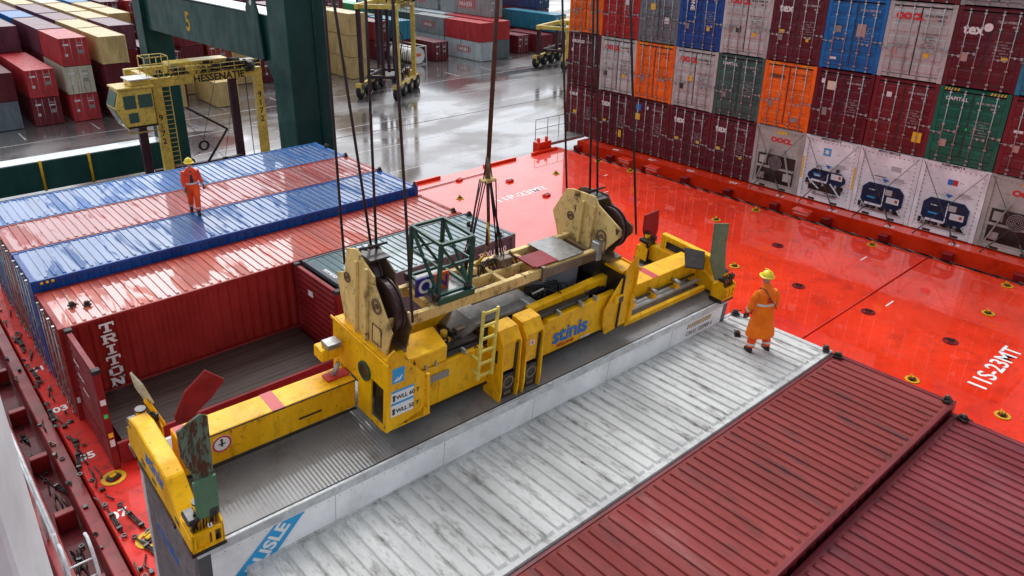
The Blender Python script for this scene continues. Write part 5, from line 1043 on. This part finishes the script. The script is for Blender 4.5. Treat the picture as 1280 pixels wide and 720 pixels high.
    for k in range(26): b.tube([(.45, .35, 1.8+k*.3), (.95, .35, 1.8+k*.3)], .02, SY_, 5)
    b.build('ladder', r)
    # hoist frame, sheaves and ropes
    b = MB()
    for (x, y) in ((.6, .5), (Lx-.6, .5)): b.tube([(x, y, 3.0), (x+.0, y, Ht-.5)], .03, dark, 5)
    b.tube([(Lx*.28, .6, Ht-2.2), (Lx*.66, .6, Ht-4.0)], .08, dark, 6); b.tube([(Lx*.66, .6, Ht-4.0), (Lx*.40, .6, Ht-6.2)], .08, dark, 6)
    for (x, z) in ((Lx*.40, 4.5), (Lx*.60, 3.1)): b.ring((x, .6, z), (0, 1, 0), .22, .36, .12, dark, 16); b.tube([(x, .6, z+.3), (x+1.4, .6, Ht-.5)], .018, dark, 5); b.tube([(x, .6, z-.3), (x-1.8, .6, z-1.0)], .018, dark, 5)
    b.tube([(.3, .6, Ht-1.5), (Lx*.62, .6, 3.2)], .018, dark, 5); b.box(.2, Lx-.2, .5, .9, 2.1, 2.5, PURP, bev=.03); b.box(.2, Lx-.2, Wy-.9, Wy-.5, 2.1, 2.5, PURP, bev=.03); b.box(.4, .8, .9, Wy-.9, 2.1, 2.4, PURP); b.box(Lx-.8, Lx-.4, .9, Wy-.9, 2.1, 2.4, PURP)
    if not cab:
        for k in range(30):
            x = rnd.uniform(.2, Lx-.4); y = rnd.choice((.2, .5, Wy-.6)); b.box(x, x+rnd.uniform(.15, .6), y, y+.35, 1.65, 1.65+rnd.uniform(.2, 1.1), rnd.choice((GRIME, dark, SY_, RUSTY)))
        for k in range(14): x = rnd.uniform(.2, Lx-.2); b.tube([(x, .5, 1.8), (x+rnd.uniform(-.4, .4), .6, 3.6), (x, .5, 4.6)], .05, GRIME, 5)
        for x in (1.0, 3.0, 5.0): b.box(x-.16, x+.16, 1.9, 2.2, 2.4, Ht-.6, PURP)
    b.build('hoist_gear', r)
    if cab:
        b = MB(); x0, x1, y0, y1, z0, z1 = -2.75, -.45, -.9, .9, Ht-2.7, Ht-.35
        b.prism([(x0+.5, y0, z0), (x0, y0, z0+1.3), (x0+.35, y0, z1), (x1, y0, z1), (x1, y0, z0)], (0, y1-y0, 0), SY_, bev=.04); b.box(x0+.25, x1+.1, y0-.08, y1+.08, z1, z1+.14, SY_, bev=.03); b.box(x0+1.1, x1+.0, y0+.1, y1-.4, z1+.15, z1+.5, SY_, bev=.03); b.box(x0+1.0, x1+.1, y0+.0, y1-.3, z1+.5, z1+.56, wht); b.box(x0+.5, x1, y0-.03, y0-.005, z0+.02, z0+.14, GRIME); b.box(x1-.06, x1-.02, y0-.02, y0-.004, z0+.1, z1-.05, GRIME); b.tube([(x0+.5, y0-.1, z0+.1), (x0+.5, y0-.1, z0-.25), (x1+.2, y0-.1, z0-.25), (x1+.2, y0-.1, z0+.2)], .04, SY_, 5); cb = b.build('cab', r)
        b = MB()
        for (a, c_) in ((x0+.52, x0+1.22), (x0+1.36, x1-.12)): b.box(a, c_, y0-.012, y0-.004, z0+1.2, z0+2.0, GLASS)
        b.box(x0+.68, x0+1.25, y0-.012, y0-.004, z0+.35, z0+.95, GLASS)
        b.prism([(x0-.015, y0+.15, z0+1.4), (x0-.015, y1-.15, z0+1.4), (x0+.29, y1-.15, z1-.12), (x0+.29, y0+.15, z1-.12)], (-.01, 0, .0), GLASS); b.prism([(x0+.45, y0+.15, z0+.15), (x0+.45, y1-.15, z0+.15), (x0+.01, y1-.15, z0+1.2), (x0+.01, y0+.15, z0+1.2)], (-.02, 0, .0), GLASS)
        b.build('window', cb)
    return r
carrier((12.05, 40.5, QZ), 0, 'yellow straddle carrier with glazed cab right behind the outermost blue container roof', Lx=6.6, Wy=4.4, Ht=9.35)
carrier((44.4, 62.2, QZ), R(38), 'tall yellow straddle carrier out on the wet quay before the tank container', Lx=6.0, Wy=4.3, Ht=10.2, num='9145', cab=False)
carrier((72.6, 63.5, QZ), R(20), 'yellow straddle carrier mostly hidden behind the left edge of the big container stack', Lx=6.0, Wy=4.3, Ht=5.6, num='9130', cab=False)
#==YARD==
# ---------------------------------------------------------------- container yard
def yard_mesh(L, ck, doors=True):
    m = cmat(ck); b = MB(); W, H = 2.438, 2.59   # long axis +y, door end at y=0
    for x in (0, W-.14):
        for y in (0, L-.14): b.box(x, x+.14, y, y+.14, 0, H, m)
    b.box(.14, W-.14, .01, .12, H-.12, H, m); b.box(.14, W-.14, .01, .12, 0, .15, m); b.box(.14, W-.14, L-.12, L-.01, H-.12, H, m); b.box(.14, W-.14, L-.12, L-.01, 0, .15, m)
    for x in (0, W-.06): b.box(x, x+.06, .14, L-.14, H-.08, H, m); b.box(x, x+.06, .14, L-.14, 0, .15, m)
    k = b.mi(m)
    for xs, sg in ((.02, 1), (W-.02, -1)):
        pr = corr_profile(.14, L-.14, .42, .05); lo = [b.bm.verts.new((xs+sg*(.0)+sg*-d_*-1, y, .15)) for y, d_ in pr]; hi = [b.bm.verts.new((v.co.x, v.co.y, H-.08)) for v in lo]
        for i in range(len(lo)-1): b.bm.faces.new((lo[i], lo[i+1], hi[i+1], hi[i])).material_index = k
    b.box(.06, W-.06, .12, L-.12, H-.06, H-.02, m)
    if doors:
        b.box(.14, W-.14, .04, .08, .15, H-.12, m)
        for x in (.42, .92, 1.5, 2.0): b.tube([(x, .02, .05), (x, .02, H-.05)], .022, zinc, 5)
        b.box(W/2-.012, W/2+.012, .03, .04, .15, H-.12, seal)
        for i, (x, z, a, c_) in enumerate(((.3, 1.9, .5, .16), (1.45, 2.05, .6, .1), (1.45, 1.8, .5, .1), (1.5, 1.1, .5, .35), (.35, .9, .25, .25))): b.box(x, x+a, .03, .0385, z, z+c_, MATS['grey_sticker'] if i % 2 else WS)
    else:
        pr = corr_profile(.14, W-.14, .25, .04); lo = [b.bm.verts.new((x, .04+d_, .15)) for x, d_ in pr]; hi = [b.bm.verts.new((v.co.x, v.co.y, H-.12)) for v in lo]
        for i in range(len(lo)-1): b.bm.faces.new((lo[i], lo[i+1], hi[i+1], hi[i])).material_index = k
    pr = [(.14, 0), (W-.14, 0)]; b.box(.14, W-.14, L-.06, L-.04, .15, H-.12, m)
    return mesh_of(b)
NAMEC = dict(maroon='dark red', maroon2='dark red', orange='orange', red='red', brick='brick red', grey='light grey', steel='grey', royal='deep blue', azure='blue', green='green', sage='grey green', tan='tan', beige='cream', teal='teal blue', white='white', purple='purple brown', navy='navy', crimson='bright red', slate='slate grey', paleg='pale grey', lime='bright green')
HAN = [('HANJIN', .9, wht, 'y', 0)]
ycount = 0
def stack(x, y, L, tiers, where, doors=True, words=None):
    global ycount
    for t, ck in enumerate(tiers):
        if ck is None: continue
        o = bpy.data.objects.new('yard_container', shared(('yard', L, ck, doors), lambda: yard_mesh(L, ck, doors))); col.objects.link(o)
        o.location = (x+rnd.uniform(-.04, .04), y+rnd.uniform(-.06, .06), QZ+.06+t*2.66)
        tn = 'alone on the ground' if len(tiers) == 1 else ('bottom tier' if t == 0 else 'top tier' if t == len(tiers)-1 else 'middle tier' if len(tiers) == 3 else '%s from the ground' % ['first', 'second', 'third', 'fourth'][t])
        tag(o, '%s container, %s, %s' % (NAMEC[ck], tn, where), 'shipping container', 'containers stacked in the yard')
        if words and t in words:
            s, sz, mt, bgm = words[t]; b = MB()
            if bgm: b.box(-.012, -.004, L*.28, L*.28+len(s)*sz*.82, .9, .9+sz*1.5, bgm); b.build('name_board', o)
            else: b.bm.free()
            joined_text([(s, sz, mt, '-x', (-.018, L*.28+len(s)*sz*.74, .9+sz*.35), dict(bold=.02, ext=.003))], 'lettering', o)
        ycount += 1
S = 12.2; T_ = 8.3
YARD = [
 (7.0, 73.5, S, ['slate', 'maroon'], 'nearest at the left picture edge'),
 (7.2, 86, S, ['slate', 'steel', 'crimson'], 'second at the left picture edge'),
 (7.2, 99, S, ['maroon', 'steel', 'crimson'], 'third back at the left picture edge'),
 (7.2, 112, S, ['maroon', 'red', 'purple', 'beige'], 'far back at the left picture edge'),
 (10.5, 73.5, S, ['maroon2', 'crimson'], 'in the second yard row from the left, nearest'),
 (10.4, 86.5, S, ['slate', 'red', 'purple'], 'in the second yard row from the left, second'),
 (10.4, 99.5, T_, ['maroon', 'red', 'azure'], 'in the second yard row, third from the front'),
 (10.4, 108.5, S, ['maroon', 'tan', 'purple'], 'in the second yard row, far back'),
 (13.8, 73.2, T_, ['crimson', 'beige', 'crimson'], 'front of the third yard row, left of the yellow cab'),
 (13.8, 82.0, S, ['maroon', 'maroon', 'purple'], 'behind the front stack of the third yard row'),
 (13.8, 94.7, T_, ['maroon', 'red', 'azure'], 'third in the third yard row'),
 (13.8, 103.5, S, ['maroon', 'tan', 'purple'], 'fourth in the third yard row'),
 (17.1, 72.3, T_, ['maroon', 'maroon', 'tan'], 'front of the fourth yard row, above the yellow cab'),
 (17.1, 80.9, T_, ['maroon', 'maroon2', 'tan'], 'second in the fourth yard row'),
 (17.1, 89.5, T_, ['maroon', 'tan', 'purple'], 'third in the fourth yard row'),
 (17.1, 98.2, S, ['maroon', 'red', 'purple'], 'fourth in the fourth yard row'),
 (17.1, 111, S, ['tan', 'tan', 'tan'], 'far back in the fourth yard row'),
 (20.3, 80.5, T_, ['maroon', 'maroon2', 'purple'], 'front of the fifth yard row, left of the crane leg'),
 (20.3, 89.2, T_, ['maroon', 'maroon', 'tan'], 'second in the fifth yard row'),
 (20.3, 98.0, S, ['maroon', 'maroon', 'tan'], 'third in the fifth yard row'),
 (20.3, 111, S, ['tan', 'tan', 'beige'], 'far back in the fifth yard row'),
 (23.6, 92.6, T_, ['tan', 'tan', 'tan'], 'front of the sixth yard row, far left of the crane beam'),
 (23.6, 101.3, T_, ['maroon', 'tan', 'tan'], 'second in the sixth yard row'),
 (23.6, 110, S, ['maroon', 'maroon', 'azure'], 'far back in the sixth yard row'),
 (23.4, 76.0, S, ['maroon2', 'maroon'], 'behind the far crane leg'),
 (26.9, 79.0, S, ['tan', 'maroon', 'maroon2'], 'seen under the crane beam, left one'),
 (30.2, 80.0, S, ['red', 'brick', 'orange'], 'seen under the crane beam, with orange on it'),
 (33.4, 81.0, T_, ['tan', 'tan'], 'seen under the crane beam near the big leg'),
 (36.6, 80.0, S, ['maroon', 'maroon', 'tan'], 'just left of the big crane leg'),
 (22.2, 73.0, 6.1, ['tan'], 'under the straddle carrier beam, left'),
 (27.0, 70.5, 6.1, ['tan'], 'under the straddle carrier beam, right'),
 (30.2, 94, S, ['maroon', 'maroon', 'purple'], 'farther back above the crane beam, left'),
 (33.4, 94, S, ['maroon', 'tan', 'tan'], 'farther back above the crane beam, middle'),
 (36.6, 94, S, ['red', 'maroon', 'purple'], 'farther back above the crane beam, right'),
 (46.2, 75.4, T_, ['tan', 'tan', 'tan'], 'right of the big crane leg, nearest'),
 (46.2, 84.0, T_, ['tan', 'tan', 'tan'], 'right of the big crane leg, behind the first tan stack'),
 (43.0, 84.5, S, ['maroon', 'maroon', 'maroon'], 'hidden partly by the big crane leg'),
 (49.6, 93, S, ['maroon', 'maroon', 'purple', 'purple'], 'behind the tan stacks, first'),
 (53, 93, S, ['maroon', 'purple', 'purple'], 'behind the tan stacks, second'),
 (56.3, 86, S, ['maroon', 'maroon2'], 'behind the left legs of the tall straddle carrier'),
 (59.6, 84.5, T_, ['maroon2', 'teal'], 'seen between the legs of the tall straddle carrier'),
 (59.6, 93.5, T_, ['sage', 'sage'], 'seen high between the legs of the tall straddle carrier'),
 (62.3, 79.6, S, ['maroon', ], 'right of the legs of the tall straddle carrier'),
 (67.2, 75.2, T_, ['paleg', 'crimson'], 'front corner of the grey yard block'),
 (67.2, 83.9, T_, ['paleg', 'steel'], 'second in the front line of the grey yard block'),
 (67.2, 92.6, S, ['steel', 'sage'], 'third in the front line of the grey yard block'),
 (67.2, 105.5, S, ['paleg', 'lime'], 'fourth in the front line of the grey yard block'),
 (70.6, 75.6, S, ['slate', 'crimson'], 'front of the second line in the grey block'),
 (70.6, 88.5, S, ['steel', 'paleg'], 'behind the slate blue one in the second line'),
 (70.6, 101.3, S, ['steel', 'paleg', 'white'], 'far back in the second line of the grey block'),
 (72.9, 80, S, ['maroon', 'crimson', 'steel'], 'in the third line, grey on top'),
 (72.9, 93, S, ['royal', 'royal', 'steel'], 'behind the third line, with blue below'),
 (72.9, 106, S, ['royal', 'royal', 'steel'], 'far back in the third line'),
 (76.4, 77.5, 6.1, ['maroon2'], 'in front of the teal blue yard container, left'),
 (79.8, 75.8, T_, ['maroon2'], 'in front of the teal blue yard container, right'),
 (83.2, 76.5, S, ['maroon', 'teal'], 'carrying the teal blue container near the big stack'),
 (86.8, 84, S, ['maroon', 'purple', 'navy'], 'with a navy top behind the teal blue one'),
 (79.8, 88, S, ['maroon', 'orange', 'orange'], 'with orange top behind the third line'),
 (76.4, 92, S, ['maroon', 'maroon', 'crimson'], 'high red one behind the grey one'),
 (90.2, 88, S, ['maroon', 'tan', 'tan'], 'tan, far back beside the big stack'),
 (93.6, 92, S, ['tan', 'tan', 'tan'], 'tan, farthest beside the big stack'),
 (83.2, 101, S, ['maroon', 'crimson', 'crimson', 'crimson'], 'tall red, far back at the top edge'),
 (86.8, 104, S, ['tan', 'tan', 'tan', 'tan'], 'tall tan, far back at the top edge'),
]
for (xx, base) in ((26.8, 108), (30.2, 108), (33.4, 108), (36.6, 108), (40, 100), (43.2, 100), (46.4, 106), (49.6, 108), (53, 108), (56.3, 101), (59.6, 104)):
    for k in range(2):
        tr_ = rnd.sample(['maroon', 'tan', 'purple', 'maroon2', 'red', 'tan', 'maroon'], 3)
        YARD.append((xx, base+k*13, S, tr_, '%s line right of far crane leg, %s stack' % (dict(zip((26.8, 30.2, 33.4, 36.6, 40, 43.2, 46.4, 49.6, 53, 56.3, 59.6), 'first second third fourth fifth sixth seventh eighth ninth tenth eleventh'.split()))[xx], ['nearer', 'farther'][k])))
WB = {(67.2, 75.2): {0: ('HANJIN', .62, wht, redm)}, (67.2, 83.9): {1: ('HANJIN', .62, wht, redm)}, (72.9, 80): {2: ('HANJIN', .9, wht, redm), 1: ('HYUNDAI', .95, wht, None)}, (72.9, 93): {2: ('HANJIN', .9, wht, redm)}}
for (x, y, Ln, tiers, where) in YARD:
    stack(x, y, Ln, tiers, where, doors=tiers[0] not in ('tan', 'paleg', 'slate') and Ln != T_ or (x, y) == (13.8, 73.2), words=WB.get((x, y)))
# tank container
tk = empty('tank_container', (57.6, 78.5, QZ)); tag(tk, 'white cylindrical tank container in a frame seen between the legs of the tall straddle carrier', 'tank container')
b = MB(); b.tube([(1.2, .2, 1.3), (1.2, .45, 1.3), (1.2, 5.6, 1.3), (1.2, 5.85, 1.3)], 1.1, paint('tank_white', (.7, .7, .68), .35, wear=.2), 24); b.build('tank', tk)
b = MB()
for x in (0, 2.4):
    for y in (0, 6.0): b.box(x-.07, x+.07, y-.07, y+.07, 0, 2.59, zinc)
    for z in (.07, 2.52): b.bar((x, 0, z), (x, 6, z), .12, .12, zinc)
for y in (0, 6.0):
    for z in (.07, 2.52): b.bar((0, y, z), (2.4, y, z), .12, .12, zinc)
b.build('frame', tk); b = MB(); b.box(.9, 1.6, .1, .19, 1.2, 1.6, MATS['sign_orange']); b.build('sticker', tk)
#==NEAR==
# ---------------------------------------------------------------- near left: white wall, railing, chains, platform
WW = paint('superstructure_white', (.74, .79, .81), .6, wear=.08, dirt=(.5, .52, .52), scale=.7)
b = MB(); b.box(-4.2, -2.26, -4.1, -3.2, -.9, 9.5, WW) if False else None
P1 = (-2.22, -2.35)
b.prism([(P1[0], P1[1], -.95), (P1[0]-3.5, P1[1]+1.5, -.95), (P1[0]-3.5, P1[1]-3.0, -.95), (P1[0]-.25, P1[1]-.9, -.95)], (0, 0, 12.2), WW, bev=.03)
o = b.build('bridge_wall'); tag(o, 'pale grey white painted steel wall of the ship at the lower left picture edge', 'wall')
b = MB(); RW = paint('rail_white', (.62, .64, .64), .4, wear=.3, scale=3)
rl = empty('railing', (-1.7, 3, 0)); tag(rl, 'thin white tubular railing along the dark red walkway at lower left', 'railing')
for z in (0.55, 1.05): b.tube([(-1.62, 12, z-3.0+1.9), (-1.68, 4.6, z-1.1), ] if False else [(-1.66, 12.5, z), (-1.66, 4.9, z)], .03, RW, 8)
b.build('rail', rl, (1.7, -3, 0))
b = MB()
for y in (12.5, 10.6, 8.7, 6.8, 4.9): b.tube([(-1.66, y, -.5), (-1.66, y, 1.07)], .03, RW, 8)
b.build('post', rl, (1.7, -3, 0))
ld = empty('ladder', (-1.5, 4.5, 0)); tag(ld, 'short white ladder with round top rails at the bottom left beside the railing', 'ladder')
b = MB()
for x in (-1.66, -1.22): b.tube([(x, 4.62, 1.0), (x, 4.42, 1.07), (x, 4.2, .9), (x, 3.6, -.9)], .032, RW, 8)
for k in range(6): b.tube([(-1.66, 4.16-k*.11, .78-k*.3), (-1.22, 4.16-k*.11, .78-k*.3)], .02, RW, 6)
b.build('ladder_frame', ld, (1.5, -4.5, 0))
# lashing chains / turnbuckles lying on the deck edge
rc_ = random.Random(7)
def turnbuckle():
    r = empty('turnbuckle'); m = MB(); m.tube([(0, 0, .05), (1.05, 0, .05)], .018, dark, 6)
    for s in (-.035, .035): m.tube([(.35, s, .05), (.85, s, .05)], .014, GRIME, 6)
    m.box(.32, .38, -.05, .05, .02, .09, GRIME); m.box(.82, .88, -.05, .05, .02, .09, GRIME); m.build('rod', r)
    m = MB(); m.ring((-.06, 0, .05), (0, 0, 1), .03, .06, .03, GRIME, 12); m.ring((1.12, 0, .05), (0, 0, 1), .03, .06, .03, GRIME, 12); m.build('eye', r); return r
tb = turnbuckle()
TBS = [(-.55, 6.35, 0, -88, 'left one of the pair beside the white number on the deck edge'), (-.30, 6.15, 0, -80, 'right one of the pair beside the white number on the deck edge'), (-.35, 5.0, 0, -75, 'beside the lower yellow ring socket'), (-.1, 3.95, 0, -95, 'lowest one next to the lifted container end'), (-.5, 8.9, 0, -100, 'near the flat rack corner'), (-.62, 11.2, 0, -92, 'lying under the open ends of the blue containers'), (-.6, 13.6, 0, -85, 'at the far left below the pink roofed container'), (-1.2, 9.4, -.96, -70, 'in the dark walkway gap, upper'), (-1.15, 6.6, -.96, -110, 'in the dark walkway gap, lower'), (-.45, 15.8, 0, -92, 'farthest, below the outer blue container')]
for i, (x, y, z, a, lb) in enumerate(TBS):
    o = tb if i == 0 else copy_tree(tb); o.location = (x, y, z+.003); o.rotation_euler = (0, 0, R(a)); tag(o, 'dark turnbuckle '+lb, 'turnbuckle', 'lashing turnbuckles on the left deck edge')
b = MB(); yy = -8.0
ch = random.Random(5)
pts = [(27.02, -8+i*.55, -.02+ch.uniform(0, .05)) for i in range(50)]
b.tube([(p[0]+ch.uniform(-.06, .06), p[1], .03+abs(ch.uniform(-.02, .04))) for p in pts], .028, GRIME, 6)
for i in range(36):
    y = -8+i*.75; b.tube([(26.8+ch.uniform(-.1, .05), y, .03), (26.9+ch.uniform(-.1, .1), y+.9, .05+ch.uniform(0, .04))], .022, GRIME, 5)
for v in b.bm.verts:
    v.co.x = min(v.co.x, 26.86)
o = b.build('lashing_chain'); tag(o, 'long line of dark greasy lashing gear lying along the far edge of the red hatch', 'lashing gear')
b = MB(); g_ = random.Random(11)
for i in range(120):
    y = g_.uniform(2.5, 18.5); x = g_.choice((-.58, -.45, -1.25, -1.3, -.95))+g_.uniform(-.08, .12); z = .004 if x > -.62 else (-.955 if x < -1.02 else -.215)
    k_ = g_.random(); m_ = g_.choice((GRIME, GRIME, dark, RUSTY))
    if k_ < .45: b.tube([(x, y, z+.03), (x+g_.uniform(-.08, .08), y+g_.uniform(.1, .35), z+.05), (x+g_.uniform(-.1, .1), y+g_.uniform(.3, .6), z+.03)], .018, m_, 5)
    elif k_ < .75: b.box(x, x+g_.uniform(.04, .12), y, y+g_.uniform(.04, .14), z, z+g_.uniform(.03, .10), m_, bev=.006)
    else: b.ring((x, y, z+.02), (g_.uniform(-.3, .3), g_.uniform(-.3, .3), 1), .03, .055, .025, m_, 10)
o = b.build('lashing_litter'); o['kind'] = 'stuff'; o['label'] = 'scattered greasy shackles, hooks and chain ends along the left deck edge'
# platform with rail at the far corner of the hatch
pf = empty('lashing_platform', (27.4, 20.6, 0)); tag(pf, 'small grey grating platform with thin handrail at the ship side beside the stack corner', 'platform')
b = MB(); b.box(-1.2, 1.6, -.5, .7, .25, .31, TREAD); b.box(-1.2, 1.6, -.53, -.5, .2, .36, zinc); b.build('grating', pf)
b = MB()
for x in (-1.15, -.2, .7, 1.55): b.tube([(x, .68, .31), (x, .68, 1.4)], .022, zinc, 5)
for z in (.85, 1.4): b.tube([(-1.15, .68, z), (1.55, .68, z)], .02, zinc, 5)
b.build('handrail', pf)
o = MB(); o.box(25.3, 26.3, 20.02, 20.5, -.3, .5, DECK, bev=.03); o.tube([(25.5, 20.25, .5), (25.5, 20.25, .72)], .09, DECK, 10); o.tube([(26.1, 20.25, .5), (26.1, 20.25, .72)], .09, DECK, 10); o = o.build('deck_box'); tag(o, 'bright red steel box with two round caps beside the grey grating platform', 'deck box')
# raised red vents on the far hatch edge
for i, (y, lb) in enumerate(((14.0, 'behind the right sheave housing below the tex containers'), (15.8, 'leftmost, below the second dark red container'), (5.9, 'below the white refrigerated container with the star'))):
    b = MB(); b.box(-.2, .2, -.35, .35, 0, .42, DECK, bev=.05); b.box(-.23, .23, -.38, .38, .42, .46, DECK, bev=.02); o = b.build('vent_box', None, (27.6, y, -.75)); o.scale = (1, 1, 2.0); tag(o, 'red vent box in the gap, '+lb, 'vent', 'red vent boxes in the gap before the stack')
print('yard containers', ycount)

# ---------------------------------------------------------------- loose pieces of repeated parts become parts of their own
def split_loose(o):
    bm = bmesh.new(); bm.from_mesh(o.data); seen = set(); groups = []
    for v in bm.verts:
        if v.index in seen: continue
        st = [v]; g = []; seen.add(v.index)
        while st:
            a = st.pop(); g.append(a.index)
            for e in a.link_edges:
                b2 = e.other_vert(a)
                if b2.index not in seen: seen.add(b2.index); st.append(b2)
        groups.append(set(g))
    bm.free()
    if len(groups) < 2: return
    for g in groups:
        b2 = bmesh.new(); b2.from_mesh(o.data); b2.verts.ensure_lookup_table()
        bmesh.ops.delete(b2, geom=[v for v in b2.verts if v.index not in g], context='VERTS')
        me = bpy.data.meshes.new(o.data.name); b2.to_mesh(me); b2.free()
        for m in o.data.materials: me.materials.append(m)
        c = bpy.data.objects.new(o.name.split('.')[0], me); col.objects.link(c); c.parent = o.parent; c.location = o.location; c.rotation_euler = o.rotation_euler; c.scale = o.scale
    bpy.data.objects.remove(o)
for o in list(bpy.data.objects):
    if o.type == 'MESH' and o.parent and o.name.split('.')[0] in ('sticker', 'post', 'cross_beam', 'cross_member', 'reflector', 'yellow_pipe', 'rail_wheel', 'pin_box', 'rail', 'inner_beam', 'slot', 'rear_plate', 'grey_plate'):
        if len(o.data.vertices) < 700 and o.data.users == 1: split_loose(o)
